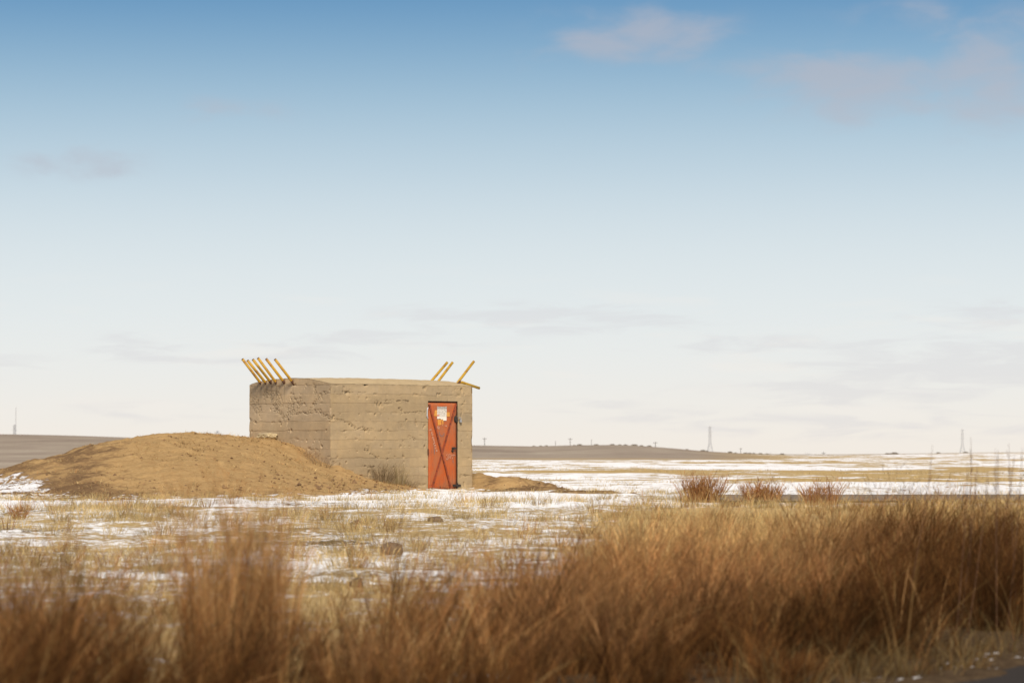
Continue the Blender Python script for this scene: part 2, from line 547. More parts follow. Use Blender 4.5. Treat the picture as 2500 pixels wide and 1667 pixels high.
def ground_z(x, y, micro=True):
    x = np.asarray(x, float)
    y = np.asarray(y, float)
    z = -0.62 + 0.62 * sstep(y, 14, 66) * 0.55 + 0.62 * 0.45 * np.clip((y - 20) / 42.0, 0, 1)
    px = 1250 + F * x / np.maximum(y, 40.0)
    top = EYE + (HZ - np.interp(px, SKY[:, 0], SKY[:, 1])) / F * RIDGE
    far = sstep(y, 260, RIDGE)
    z = z * (1 - far) + top * far
    z = z * (1 - sstep(y, 660, 1400)) - 14.0 * sstep(y, 660, 1400)
    dxy_ = np.hypot((x + 1.6) / 3.0, (y - 67.0) / 3.5)
    z = z - 0.06 * np.exp(-dxy_ ** 2)                          # trodden hollow before the door
    if micro:
        near = 1 - sstep(y, 80, 160)
        z = z + (fbm(x * 0.55, y * 0.55, 3, 3) - 0.5) * 0.10 * near
        z = z + (fbm(x * 2.6, y * 2.6, 3, 5) - 0.5) * 0.075 * near * (1 - sstep(y, 70, 100))
        midr = sstep(y, 60, 100) * (1 - sstep(y, 420, 620))
        z = z + (fbm(x * 0.06, y * 0.13, 4, 9) - 0.5) * 0.42 * midr
    return z


def graded(parts):
    out = [np.array([parts[0][0]])]
    for a_, b_, st in parts:
        n_ = max(2, int(round((b_ - a_) / st)) + 1)
        out.append(np.linspace(a_, b_, n_)[1:])
    return np.concatenate(out)


ys = graded([(-400, -40, 60), (-40, 6, 4), (6, 30, 0.16), (30, 72, 0.13), (72, 120, 0.30), (120, 300, 1.0), (300, 640, 5), (640, 1500, 40), (1500, 9000, 500)])
xs = graded([(-6000, -1000, 500), (-1000, -260, 60), (-260, -70, 8), (-70, -22, 1.2), (-22, -14, 0.35), (-14, 14, 0.16), (14, 22, 0.35), (22, 70, 1.2), (70, 260, 8), (260, 1000, 60), (1000, 6000, 500)])
GX, GY = np.meshgrid(xs, ys)
GZ = ground_z(GX, GY)
ROAD_E, ROAD_N = Vector((0.497, 0.868, 0)), Vector((-0.868, 0.497, 0))
RE0 = Vector((2.76, 18.6, 0))
inroad = (GX - RE0.x) * ROAD_N.x + (GY - RE0.y) * ROAD_N.y            # metres inward from the asphalt's edge
GZ = GZ - 0.06 * (1 - sstep(inroad, -0.35, 0.05)) * (inroad > -8.5)
PX = 1250 + F * GX / np.maximum(GY, 3.0)
DPT = GY
snow = np.full(GX.shape, 0.495)
# open snow by the door and round the heap, thinner among the grass
snow = np.where((DPT > 52) & (DPT < 66), 0.575, snow)
strip = np.exp(-((DPT - (58.5 + (PX - 1100) * 0.0006)) / 2.3) ** 2) * sstep(PX, 500, 800) * (1 - sstep(PX, 1380, 1500))
snow = np.maximum(snow, 0.45 + 0.42 * strip)
snow = np.where(DPT >= 66, 0.550, snow)
snow = snow - 0.03 * sstep(DPT, 150, 300)
right = sstep(PX, 1350, 1700) * (1 - sstep(DPT, 46, 53))
snow = snow - 0.30 * right
snow = snow - 0.12 * (1 - sstep(DPT, 20, 30))
tan_band = np.exp(-((DPT - (122 + (PX - 1800) * 0.012 + 60 * (fbm(GX * 0.035, GY * 0.004, 3, 41) - 0.5))) / (6 + 22 * fbm(GX * 0.05, GY * 0.003, 2, 43))) ** 2) * sstep(PX, 1150, 1300)
snow = snow - 0.125 * tan_band
snow = snow - 0.10 * np.exp(-((DPT - 88) / 5.0) ** 2)
hill = sstep(DPT, 255, 330) * (1 - sstep(PX, 1650, 2000)) + sstep(DPT, 520, 590) * sstep(PX, 1650, 2000)
hill = np.clip(hill, 0, 1)
leftfar = (1 - sstep(PX, 560, 800)) * sstep(DPT, 85, 130)
hill = np.maximum(hill, leftfar)
snow = snow * (1 - hill) + 0.13 * hill
snow = np.where(inroad < 3.0, np.minimum(snow, 0.40), snow)
soil_shade = np.clip((fbm(GX * 0.3, GY * 0.5, 3, 21) - 0.56) * 5, 0, 1) * (DPT < 70) * 0.8
soil_shade = np.maximum(soil_shade, 1 - sstep(inroad, 2.6, 4.0))  # full dark soil along the asphalt, foreground shade put into its colour
soil_shade = np.maximum(soil_shade, np.exp(-((DPT - 54.5) / 0.9) ** 2) * np.exp(-((PX - 200) / 110) ** 2))
gcol = np.stack([np.clip(snow, 0, 1.3), soil_shade, hill], -1).reshape(-1, 3)
nr, nc = GX.shape
idx = np.arange(nr * nc).reshape(nr, nc)
faces = np.stack([idx[:-1, :-1], idx[:-1, 1:], idx[1:, 1:], idx[1:, :-1]], -1).reshape(-1, 4)
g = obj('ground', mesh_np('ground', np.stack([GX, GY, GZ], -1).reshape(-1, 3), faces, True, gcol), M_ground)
tag(g, 'open winter prairie with patchy snow and dead straw grass', 'ground', kind='structure')


# near road (the camera stands beside it) and the far side road
def ribbon(name, pts_l, pts_r, material, label):
    vs_, fs_ = [], []
    for l_, r_ in zip(pts_l, pts_r):
        for t_ in (0, 0.25, 0.5, 0.75, 1):
            p = Vector(l_).lerp(Vector(r_), t_)
            vs_.append((p.x, p.y, p.z + 0.03 * (1 - (2 * t_ - 1) ** 2)))
    for i in range(len(pts_l) - 1):
        for k in range(4):
            b = i * 5 + k
            fs_.append((b, b + 5, b + 6, b + 1))
    me = bpy.data.meshes.new(name)
    me.from_pydata(vs_, [], fs_)
    for p_ in me.polygons:
        p_.use_smooth = True
    o = obj(name, me, material)
    return tag(o, label, 'road', kind='structure')


L_, R_ = [], []
for s in np.arange(-45, 75, 0.35):
    wob = (vnoise(np.array([s * 1.3]), np.array([0.5]), 4)[0] - 0.5) * 0.22
    p = RE0 + ROAD_E * s + ROAD_N * wob
    q = p - ROAD_N * 7.2
    zz = float(ground_z(p.x, p.y, False))
    L_.append((p.x, p.y, zz - 0.012))
    R_.append((q.x, q.y, zz - 0.012))
ribbon('road', L_, R_, M_asphalt, 'dark asphalt road edge below the tall grass')
L_, R_ = [], []
for x_ in np.arange(4.0, 75, 0.5):
    yn = 53.6 + 0.004 * (x_ - 4) ** 2
    yf = yn + 4.3
    L_.append((x_, yf, float(ground_z(x_, yf, False)) + 0.06))
    R_.append((x_, yn, float(ground_z(x_, yn, False)) + 0.06))
ribbon('road', L_, R_, M_sideroad, 'grey side road glimpsed between the grass and the snow field')


# ------------------------------------------------------------------ the earth heap (thin plate spline through measured points)
ctrl = []
def cp(px, py, d, dz=0.0):
    p = P(px, py, d)
    ctrl.append((p.x, p.y, p.z + dz))
for c_ in [(490, 1061, 66), (430, 1063, 65.6), (340, 1069, 65), (270, 1080, 64.6), (200, 1095, 64.2), (130, 1114, 63.8), (60, 1132, 63.4), (0, 1148, 63), (-150, 1186, 62.5),
           (540, 1065, 67), (608, 1074, 68.8), (690, 1075, 67.7), (720, 1085, 67.3), (760, 1110, 66.7), (807, 1139, 66.05), (838, 1146, 66.3), (870, 1156, 66.6),
           (905, 1170, 66.9), (960, 1181, 67.3), (1010, 1191, 67.7), (1045, 1195, 67.9)]:
    cp(*c_)
for px, d in [(-150, 57), (0, 56.6), (150, 56.4), (300, 56.3), (450, 56.6), (600, 57.2), (750, 57.6), (860, 58.6), (940, 61.0), (1000, 63.8), (1060, 65.8), (1140, 67.2)]:
    x_ = (px - 1250) / F * d
    ctrl.append((x_, d, float(ground_z(x_, d, False)) - 0.03))
for px, d, z_ in [(0, 67.5, -0.05), (-150, 67, -0.12), (60, 68, 0.12), (130, 68.5, 0.30), (200, 69, 0.48), (270, 69.5, 0.62), (300, 60.5, 0.42), (450, 60.5, 0.55), (600, 61, 0.52), (740, 62, 0.30), (150, 60, 0.22), (850, 63.3, 0.13)]:
    ctrl.append(((px - 1250) / F * d, d, z_))
# behind the bunker and round its right-hand end
for c_ in [(1160, 1158, 70.3), (1205, 1165, 69.5), (1250, 1172, 68.4), (1310, 1185, 65.5), (1370, 1199, 61.5), (980, 1187, 66.8), (925, 1183, 65.6)]:
    cp(*c_)
for px, d, z_ in [(1175, 66.6, -0.06), (1230, 64.6, -0.08), (1290, 61.5, -0.10), (1330, 58.5, -0.12), (1300, 73, -0.12), (1390, 69, -0.14), (1440, 64, -0.16), (1440, 58, -0.2)]:
    ctrl.append(((px - 1250) / F * d, d, z_))
for u_, v_, z_ in [(-2, 5.0, 1.1), (0.5, 4.2, 1.1), (2.5, 4.2, 0.9), (4.2, 3.5, 0.62), (4.5, 2.2, 0.42), (4.4, 1.1, 0.25), (4.3, 0.2, 0.02), (4.6, -1.0, -0.06),
                   (-2, 9, 0.0), (1, 8, 0.0), (4, 7.5, 0.0), (7, 5, -0.12), (-6, 9, -0.05), (-9, 6, -0.1), (10, 3, -0.2)]:
    p = C0 + U * u_ + V * v_
    ctrl.append((p.x, p.y, z_))
ctrl = np.array(ctrl)


def tps_fit(pts):
    n_ = len(pts)
    d2 = ((pts[:, None, :2] - pts[None, :, :2]) ** 2).sum(-1)
    K = np.where(d2 > 0, d2 * np.log(np.maximum(d2, 1e-12)), 0) + np.eye(n_) * 0.05
    Q = np.hstack([np.ones((n_, 1)), pts[:, :2]])
    A = np.vstack([np.hstack([K, Q]), np.hstack([Q.T, np.zeros((3, 3))])])
    return np.linalg.solve(A, np.concatenate([pts[:, 2], np.zeros(3)]))


TP = tps_fit(ctrl)


def mound_z(x, y):
    sh = np.shape(x)
    x = np.ravel(x)
    y = np.ravel(y)
    out = TP[-3] + TP[-2] * x + TP[-1] * y
    for i in range(len(ctrl)):
        d2 = (x - ctrl[i, 0]) ** 2 + (y - ctrl[i, 1]) ** 2
        out = out + TP[i] * d2 * np.log(np.maximum(d2, 1e-12))
    return out.reshape(sh)


mx = np.arange(-14.0, 4.01, 0.075)
my = np.arange(54.0, 78.0, 0.085)
MX, MY = np.meshgrid(mx, my)
MZ = mound_z(MX, MY)
GG = ground_z(MX, MY, False)
edge = np.minimum(sstep(MX, -14, -12.5), np.minimum(1 - sstep(MX, 2.8, 4.0), np.minimum(sstep(MY, 54, 56), 1 - sstep(MY, 75.5, 77.5))))
hgt = np.clip(MZ - GG, -0.25, 3)
MZ = GG + hgt - 0.4 * (1 - edge) - 0.005
amp = sstep(hgt, 0.0, 0.3)
MZ = MZ + (fbm(MX * 0.9, MY * 0.9, 4, 31) - 0.5) * 0.16 * (0.35 + 0.65 * amp)
MZ = MZ + (fbm(MX * 4, MY * 4, 3, 33) - 0.5) * 0.11
# trodden, wind-blown clods
cl = np.clip(fbm(MX * 3.2, MY * 3.2, 3, 39) - 0.62, 0, 1)
MZ = MZ + cl * 0.22
PXM = 1250 + F * MX / MY
msnow = np.full(MX.shape, 0.02)
msnow = np.maximum(msnow, 0.56 * (1 - sstep(PXM, 60, 330)) * (1 - sstep(hgt, 0.25, 0.75)))
msnow = np.maximum(msnow, 0.50 * (1 - sstep(hgt, 0.02, 0.20)))
msnow = np.where(PXM > 1120, np.minimum(msnow, 0.30), msnow)
damp_shade = np.clip((1 - sstep(PXM, 170, 420)) * 0.55 + (1 - sstep(hgt, 0.05, 0.35)) * 0.30 + 0.30 * sstep(PXM, 1120, 1200), 0, 1)  # wet left flank and toe; right bank's darkness is shade painted in
mc = np.stack([msnow, damp_shade, np.zeros_like(damp_shade)], -1).reshape(-1, 3)
nr, nc = MX.shape
idx = np.arange(nr * nc).reshape(nr, nc)
faces = np.stack([idx[:-1, :-1], idx[:-1, 1:], idx[1:, 1:], idx[1:, :-1]], -1).reshape(-1, 4)
# leave out what lies inside the bunker
fc = np.stack([MX, MY], -1).reshape(-1, 2)[faces].mean(1)
fu = (fc[:, 0] - C0.x) * U.x + (fc[:, 1] - C0.y) * U.y
fv = (fc[:, 0] - C0.x) * V.x + (fc[:, 1] - C0.y) * V.y
faces = faces[~((fu > 0.15) & (fu < BL - 0.15) & (fv > 0.15) & (fv < BD - 0.15))]
mound = obj('terrain', mesh_np('terrain', np.stack([MX, MY, MZ], -1).reshape(-1, 3), faces, True, mc), M_mound)
tag(mound, 'heap of bare tan earth banked against the bunker', 'terrain', kind='structure')


def surf_z(x, y):
    """top of ground or heap"""
    z_ = ground_z(x, y)
    x = np.asarray(x, float)
    y = np.asarray(y, float)
    inside = (x > -13.9) & (x < 3.9) & (y > 54.1) & (y < 77.9)
    ix = np.clip(((x + 14.0) / 0.075).astype(int), 0, MX.shape[1] - 1)
    iy = np.clip(((y - 54.0) / 0.085).astype(int), 0, MX.shape[0] - 1)
    return np.where(inside, np.maximum(z_, MZ[iy, ix]), z_)


# ------------------------------------------------------------------ the bunker
bunker = empty('bunker', C0, R(38))
tag(bunker, 'squat board-marked concrete bunker with a rust orange door and yellow vent pipes', 'bunker')
# local frame of the bunker: x along the door wall, y along the gable wall, z up
PROF = np.array([(0, 2.453), (0.25, 2.492), (0.475, 2.528), (0.957, 2.590), (1.54, 2.617), (2.336, 2.604), (2.8, 2.578), (3.19, 2.540), (3.36, 2.512), (3.47, 2.478)])


def prof(v_):
    return np.interp(v_, PROF[:, 0], PROF[:, 1])


def zoom_u(X, Y):
    """photograph detail -> point on the door wall"""
    q = ((560 + X / 3.564) - 1250) / F
    u_ = (66.1 * q - C0.x) / (T_COS - T_SIN * q)
    d_ = 66.1 + T_SIN * u_
    return u_, EYE + (HZ - (840 + Y / 3.564)) * d_ / F


def zoom_v(X, Y):
    q = ((560 + X / 3.564) - 1250) / F
    v_ = (C0.x - 66.1 * q) / (T_SIN + T_COS * q)
    d_ = 66.1 + T_COS * v_
    return v_, EYE + (HZ - (840 + Y / 3.564)) * d_ / F


def seg_dist(a_, z_, path):
    best = np.full(a_.shape, 9.0)
    for (x0, y0), (x1, y1) in zip(path[:-1], path[1:]):
        dx, dy = x1 - x0, y1 - y0
        t_ = np.clip(((a_ - x0) * dx + (z_ - y0) * dy) / (dx * dx + dy * dy + 1e-9), 0, 1)
        best = np.minimum(best, np.hypot(a_ - x0 - t_ * dx, z_ - y0 - t_ * dy))
    return best


ROWH = 0.214


def wall_relief(a_, z_, seed, cracks, blobs, tone):
    """depth (negative = into the wall) and colour of board-marked concrete at (a, z)"""
    jig = (fbm(a_ * 1.3, z_ * 0.3, 4, seed + 50) - 0.5) * 0.045
    rowf = (2.225 + 10 * ROWH - (z_ + jig)) / ROWH
    row = np.floor(rowf)
    fr = rowf - row
    dseam = np.minimum(fr, 1 - fr) * ROWH
    blen = 1.3 + hash2(row.astype(np.int64), np.zeros_like(row).astype(np.int64), seed + 1) * 1.4
    board = np.floor(a_ / blen + hash2(row.astype(np.int64), np.ones_like(row).astype(np.int64), seed + 2) * 3)
    h_ = hash2(row.astype(np.int64), board.astype(np.int64), seed + 3)
    depth = (h_ - 0.5) * 0.005 + (fr - 0.5) * 0.004
    seam_on = sstep(fbm(a_ * 3.2, row * 3.1, 3, seed + 4), 0.42, 0.72)
    depth = depth - 0.0055 * np.exp(-(dseam / 0.009) ** 2) * seam_on
    # rows of voids where the concrete did not fill the forms
    void = np.clip(fbm(a_ * 7, z_ * 9, 3, seed + 6) - 0.60, 0, 1) * np.exp(-(dseam / 0.035) ** 2) * sstep(fbm(a_ * 1.3, z_ * 2, 2, seed + 7), 0.40, 0.58)
    depth = depth - void * 0.09
    pit = np.clip(fbm(a_ * 11, z_ * 8, 2, seed + 8) - 0.765, 0, 1)
    depth = depth - pit * 0.20
    honey = np.zeros_like(a_)
    for path, w_ in cracks:
        d_ = seg_dist(a_, z_, path) + (fbm(a_ * 9, z_ * 9, 2, seed + 11) - 0.5) * 0.07
        honey = np.maximum(honey, 1 - sstep(d_, w_ * 0.35, w_))
    for bx_, bz_, rx_, rz_ in blobs:
        d_ = np.hypot((a_ - bx_) / rx_, (z_ - bz_) / rz_) + (fbm(a_ * 5, z_ * 5, 3, seed + 12) - 0.5) * 1.4
        honey = np.maximum(honey, (1 - sstep(d_, 0.55, 0.95)) * 0.9)
    grain = vnoise(a_ * 42, z_ * 42, seed + 13)
    depth = depth - honey * (0.004 + 0.017 * sstep(grain, 0.45, 0.8))
    c1 = np.array(tone)
    k_ = 0.975 + 0.05 * h_ + (fbm(a_ * 1.1, z_ * 2.2, 4, seed + 15, 0.62) - 0.5) * 0.42 + (fbm(a_ * 14, z_ * 14, 2, seed + 16) - 0.5) * 0.16
    warm = (hash2(row.astype(np.int64), board.astype(np.int64), seed + 17) - 0.5) * 0.05
    c_ = c1[None, :] * k_.ravel()[:, None] * np.stack([1 + warm.ravel() * 0.5, np.ones(a_.size), 1 - warm.ravel() * 1.2], -1)
    hk = (honey * sstep(grain, 0.4, 0.75)).ravel()[:, None]
    c_ = c_ * (1 - hk * 0.28)
    # dark runs of weathering below the roof edge
    return depth, c_


fr_cracks = [([zoom_u(878, 640), zoom_u(970, 665), zoom_u(1060, 700), zoom_u(1110, 738), zoom_u(1250, 742)], 0.055),
             ([zoom_u(1188, 918), zoom_u(1230, 950), zoom_u(1285, 985)], 0.05), ([zoom_u(1560, 810), zoom_u(1610, 822)], 0.06),
             ([zoom_u(985, 415), zoom_u(1180, 428)], 0.03), ([zoom_u(1280, 490), zoom_u(1560, 500)], 0.028),
             ([zoom_u(1480, 560), zoom_u(1530, 600)], 0.04), ([zoom_u(1180, 1060), zoom_u(1260, 1070)], 0.035),
             ([zoom_u(1700, 590), zoom_u(1500, 600)], 0.02), ([zoom_u(2010, 1145), zoom_u(2090, 1145)], 0.03)]
ga_cracks = [([zoom_v(874, 640), zoom_v(820, 618), zoom_v(785, 582), zoom_v(700, 592), zoom_v(640, 595), zoom_v(560, 612), zoom_v(490, 640)], 0.06),
             ([zoom_v(700, 580), zoom_v(735, 520), zoom_v(790, 450), zoom_v(874, 408)], 0.075), ([zoom_v(740, 360), zoom_v(745, 420)], 0.09),
             ([zoom_v(400, 420), zoom_v(390, 560), zoom_v(440, 600), zoom_v(470, 640)], 0.09), ([zoom_v(190, 440), zoom_v(230, 560), zoom_v(280, 640)], 0.07),
             ([zoom_v(180, 660), zoom_v(250, 690)], 0.04)]
ga_blobs = [(*zoom_v(560, 525), 0.45, 0.28), (*zoom_v(420, 480), 0.35, 0.30), (*zoom_v(230, 520), 0.40, 0.30), (*zoom_v(330, 430), 0.4, 0.16)]

DU0, DU1, DZ0, DZ1 = 2.811, 3.690, -0.03, 2.085           # the doorway


def wall_grid(length, topf, step, seed, cracks, blobs, tone, hole=None, zbot=-0.35):
    na = int(length / step) + 1
    nz_ = int((2.65 - zbot) / step) + 1
    a_ = np.linspace(0, length, na)
    t_ = np.linspace(0, 1, nz_)
    A, T = np.meshgrid(a_, t_)
    TOP = topf(A)
    Z = zbot + T * (TOP - zbot)
    if hole:
        # pull grid lines onto the opening's edges
        for e_ in hole[:2]:
            k_ = np.argmin(abs(a_ - e_))
            A[:, k_] = e_
        k_ = np.argmin(abs(Z[:, 0] - hole[3]))
        Z[k_, :] = hole[3]
    D, C = wall_relief(A, Z, seed, cracks, blobs, tone)
    # soften to nothing at the very top edge so the roof sits cleanly
    D = D * sstep(TOP - Z, 0.0, 0.05)
    # crumbled arris
    for e_ in (0.0, length):
        D = D - np.exp(-((A - e_) / 0.02) ** 2) * np.clip(fbm(Z * 6 + e_, A * 0 + 3.3, 3, seed + 19) - 0.52, 0, 1) * 0.12
    ii = np.arange(na * nz_).reshape(nz_, na)
    F_ = np.stack([ii[:-1, :-1], ii[:-1, 1:], ii[1:, 1:], ii[1:, :-1]], -1).reshape(-1, 4)
    if hole:
        ca = A.ravel()[F_].mean(1)
        cz = Z.ravel()[F_].mean(1)
        F_ = F_[~((ca > hole[0]) & (ca < hole[1]) & (cz < hole[3]))]
    return A, Z, D, C, F_


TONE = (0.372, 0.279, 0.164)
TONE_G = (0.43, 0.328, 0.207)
A, Z, D, C, F_ = wall_grid(BL, lambda a_: np.full_like(a_, 2.453), 0.0125, 100, fr_cracks, [], TONE, (DU0, DU1, DZ0, DZ1))
# a chip out of the eave
chip = np.exp(-((A - zoom_u(1185, 350)[0]) / 0.05) ** 2) * sstep(Z, 2.38, 2.45) * 0.03
Vt = np.stack([A, -D * 1.0 + chip, Z - chip * 0.7], -1).reshape(-1, 3)
obj('wall', mesh_np('wall', Vt, F_, False, C), M_conc, bunker)['label'] = 'door wall with board marks'
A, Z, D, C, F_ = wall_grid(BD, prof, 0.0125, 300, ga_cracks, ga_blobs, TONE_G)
Vt = np.stack([-D * 1.0, A, Z], -1).reshape(-1, 3)
# stains running down under the pipes
st = np.zeros(A.size)
for pxx in (635.8, 648.5, 661.5, 673.5, 693.5, 714.5):
    q = (pxx - 1250) / F
    v_ = (C0.x - 66.1 * q) / (T_SIN + T_COS * q)
    st = np.maximum(st, np.exp(-((A.ravel() - v_ + 0.02) / 0.03) ** 2) * sstep(Z.ravel(), 1.75, 2.5) * (0.5 + 0.5 * vnoise(A.ravel() * 20, Z.ravel() * 3, 77)))
C = C * (1 - 0.35 * st[:, None])
obj('wall', mesh_np('wall', Vt, F_[:, ::-1], False, C), M_conc, bunker)['label'] = 'gable wall with honeycombed concrete'
# the two walls out of sight
for which in (0, 1):
    A, Z, D, C, F_ = wall_grid((BL, BD)[which], (lambda a_: np.full_like(a_, 2.478)) if which == 0 else prof, 0.06, 500 + which, [], [], TONE)
    if which == 0:
        Vt = np.stack([A, BD + D, Z], -1).reshape(-1, 3)
        F_ = F_[:, ::-1]
    else:
        Vt = np.stack([BL + D, A, Z], -1).reshape(-1, 3)
    obj('wall', mesh_np('wall', Vt, F_, False, C), M_conc, bunker)
# roof: shallow vault
ru = np.linspace(-0.004, BL + 0.004, 90)
rv = np.concatenate([np.linspace(-0.004, 0.5, 16), np.linspace(0.54, 2.9, 50), np.linspace(2.95, BD + 0.004, 18)])
RU, RV = np.meshgrid(ru, rv)
RZ = prof(np.clip(RV, 0, BD)) + 0.004
inner = np.minimum(np.minimum(RU, BL - RU), np.minimum(RV, BD - RV))
RZ = RZ + 0.02 * np.sin(np.clip(RU / BL, 0, 1) * math.pi) * sstep(RV, 0, 0.6)
RZ = RZ + (fbm(RU * 4, RV * 4, 3, 71) - 0.5) * 0.022 * sstep(inner, 0, 0.2)
RZ = RZ + (fbm(RU * 9, RV * 9, 2, 72) - 0.5) * 0.014
nr, nc = RU.shape
idx = np.arange(nr * nc).reshape(nr, nc)
faces = np.stack([idx[:-1, :-1], idx[:-1, 1:], idx[1:, 1:], idx[1:, :-1]], -1).reshape(-1, 4)
obj('roof', mesh_np('roof', np.stack([RU, RV, RZ], -1).reshape(-1, 3), faces, True), M_roof, bunker)

# doorway: reveals, dark back, iron frame, steel leaf
mb = MB()
dep = 0.30
mb.add([(DU0, 0.0, DZ0 - 0.3), (DU0, dep, DZ0 - 0.3), (DU0, dep, DZ1), (DU0, 0.0, DZ1), (DU1, 0.0, DZ0 - 0.3), (DU1, dep, DZ0 - 0.3), (DU1, dep, DZ1), (DU1, 0.0, DZ1)],
       [(0, 3, 2, 1), (4, 5, 6, 7), (3, 7, 6, 2), (1, 2, 6, 5)])
mb.build('door_reveal', M_dark, bunker)
mb = MB()
for lo, hi in [((DU0 + .002, 0.035, DZ0), (DU0 + 0.030, 0.10, DZ1 - 0.002)), ((DU1 - 0.030, 0.035, DZ0), (DU1 - .002, 0.10, DZ1 - 0.002)),
               ((DU0 + 0.030, 0.035, DZ1 - 0.032), (DU1 - 0.030, 0.10, DZ1 - 0.002))]:
    mb.box(lo, hi)
mb.build('door_frame', M_rust, bunker)
lw, lh = DU1 - DU0 - 0.05, DZ1 - 0.045 - DZ0
leaf = empty('door')
leaf.parent = bunker
leaf.location = (DU0 + 0.022, 0.012, DZ0)
leaf['label'] = 'rust orange steel door with a crossed angle iron brace'


def plate(w, h, t, nx=14, nz=34, seed=1):
    xs_ = np.linspace(0, w, nx)
    zs_ = np.linspace(0, h, nz)
    A_, B_ = np.meshgrid(xs_, zs_)
    dent = (fbm(A_ * 4, B_ * 4, 3, seed) - 0.5) * 0.012
    fr_ = np.stack([A_, dent, B_], -1).reshape(-1, 3)
    bk_ = np.stack([A_, np.full_like(A_, t), B_], -1).reshape(-1, 3)
    n_ = nx * nz
    ii = np.arange(n_).reshape(nz, nx)
    f1 = np.stack([ii[:-1, :-1], ii[:-1, 1:], ii[1:, 1:], ii[1:, :-1]], -1).reshape(-1, 4)
    f2 = f1[:, ::-1] + n_
    rim = np.concatenate([ii[0, :], ii[1:, -1], ii[-1, -2::-1], ii[-2:0:-1, 0]])
    r2 = np.roll(rim, -1)
    f3 = np.stack([r2, rim, rim + n_, r2 + n_], -1)
    return mesh_np('door_leaf', np.concatenate([fr_, bk_]), np.concatenate([f1, f2, f3]))


obj('door_leaf', plate(lw, lh, 0.02), M_door, leaf)


def dxy(X, Y):
    """photograph detail (door close-up) -> point on the leaf"""
    u_, z_ = zoom_u((1010 + X / 6.27 - 560) * 3.564, (960 + Y / 6.27 - 840) * 3.564)
    return u_ - DU0 - 0.022, z_ - DZ0


def flat_bar(a_, b_, w, y0, y1, material, name, parent, flange=0.0):
    a_, b_ = Vector((a_[0], 0, a_[1])), Vector((b_[0], 0, b_[1]))
    d_ = (b_ - a_).normalized()
    s_ = Vector((d_.z, 0, -d_.x)) * w / 2
    m_ = MB()
    L8 = [a_ - s_, b_ - s_, b_ + s_, a_ + s_]
    m_.add([p + Vector((0, y0, 0)) for p in L8] + [p + Vector((0, y1, 0)) for p in L8], [(0, 1, 2, 3), (7, 6, 5, 4), (0, 4, 5, 1), (1, 5, 6, 2), (2, 6, 7, 3), (3, 7, 4, 0)])
    if flange:
        e_ = s_ * 0.75
        L8 = [a_ + e_, b_ + e_, b_ + s_, a_ + s_]
        m_.add([p + Vector((0, y0 - flange, 0)) for p in L8] + [p + Vector((0, y0 - 0.0005, 0)) for p in L8], [(0, 1, 2, 3), (7, 6, 5, 4), (0, 4, 5, 1), (1, 5, 6, 2), (2, 6, 7, 3), (3, 7, 4, 0)])
    return m_.build(name, material, parent)


M_brace = mat_plain('brace_paint', (0.33, 0.070, 0.026), (0.15, 0.046, 0.026), 16.0, 0.65, 0.2)
flat_bar(dxy(238, 165), dxy(572, 1462), 0.055, -0.018, -0.008, M_brace, 'brace', leaf, 0.022)
flat_bar(dxy(652, 165), dxy(288, 1445), 0.055, -0.0075, 0.000, M_brace, 'brace', leaf, 0.014)


def patch(X0, Y0, X1, Y1, y, material, name, label=None, ragged=None):
    (x0, z1), (x1, z0) = dxy(X0, Y0), dxy(X1, Y1)
    me = bpy.data.meshes.new(name)
    poly = [(0, 0), (x1 - x0, 0), (x1 - x0, z1 - z0), (0, z1 - z0)] if ragged is None else [(px_ * (x1 - x0), pz_ * (z1 - z0)) for px_, pz_ in ragged]
    n_ = len(poly)
    me.from_pydata([(p_[0], 0, p_[1]) for p_ in poly] + [(p_[0], 0.0012, p_[1]) for p_ in poly], [],
                   [tuple(range(n_)), tuple(range(2 * n_ - 1, n_ - 1, -1))] + [(i, i + n_, (i + 1) % n_ + n_, (i + 1) % n_) for i in range(n_)])
    me.update()
    o = obj(name, me, material, leaf)
    o.location = (x0, y, z0)
    if label:
        o['label'] = label
    return o


patch(314, 256, 362, 352, -0.010, M_tape, 'tape', None, [(0, 0.05), (1, 0), (1, 1), (0.25, 0.97), (0.12, 0.5)])
patch(502, 288, 552, 356, -0.010, M_tape, 'tape')
patch(366, 400, 432, 490, -0.010, M_tape, 'tape', None, [(0.1, 0), (0.9, 0.1), (0.85, 0.6), (1, 1), (0, 1)])
patch(432, 405, 460, 480, -0.0098, M_tape, 'tape', None, [(0.3, 0), (0.8, 0.1), (1, 1), (0, 1)])
patch(358, 200, 506, 418, -0.0125, M_notice, 'notice', 'torn white printed notice', [(0.0, 0.13), (0.15, 0.11), (0.3, 0.15), (0.45, 0.08), (0.62, 0.10), (0.66, 0.0), (0.98, 0.0), (1, 1), (0.5, 0.985), (0, 1)])


def scrawl(name, strokes, w, material, y=-0.0105):
    m_ = MB()
    for st_ in strokes:
        pts = [Vector((dxy(*p)[0], y, dxy(*p)[1])) for p in st_]
        for a_, b_ in zip(pts[:-1], pts[1:]):
            d_ = (b_ - a_)
            if d_.length < 1e-4:
                continue
            d_.normalize()
            s_ = Vector((d_.z, 0, -d_.x)) * w / 2
            L8 = [a_ - s_, b_ - s_, b_ + s_, a_ + s_]
            m_.add([p for p in L8] + [p + Vector((0, 0.001, 0)) for p in L8], [(0, 1, 2, 3), (7, 6, 5, 4), (0, 4, 5, 1), (1, 5, 6, 2), (2, 6, 7, 3), (3, 7, 4, 0)])
            y -= 0.00003
    o = m_.build(name, material, leaf)
    o['kind'] = 'stuff'
    return o


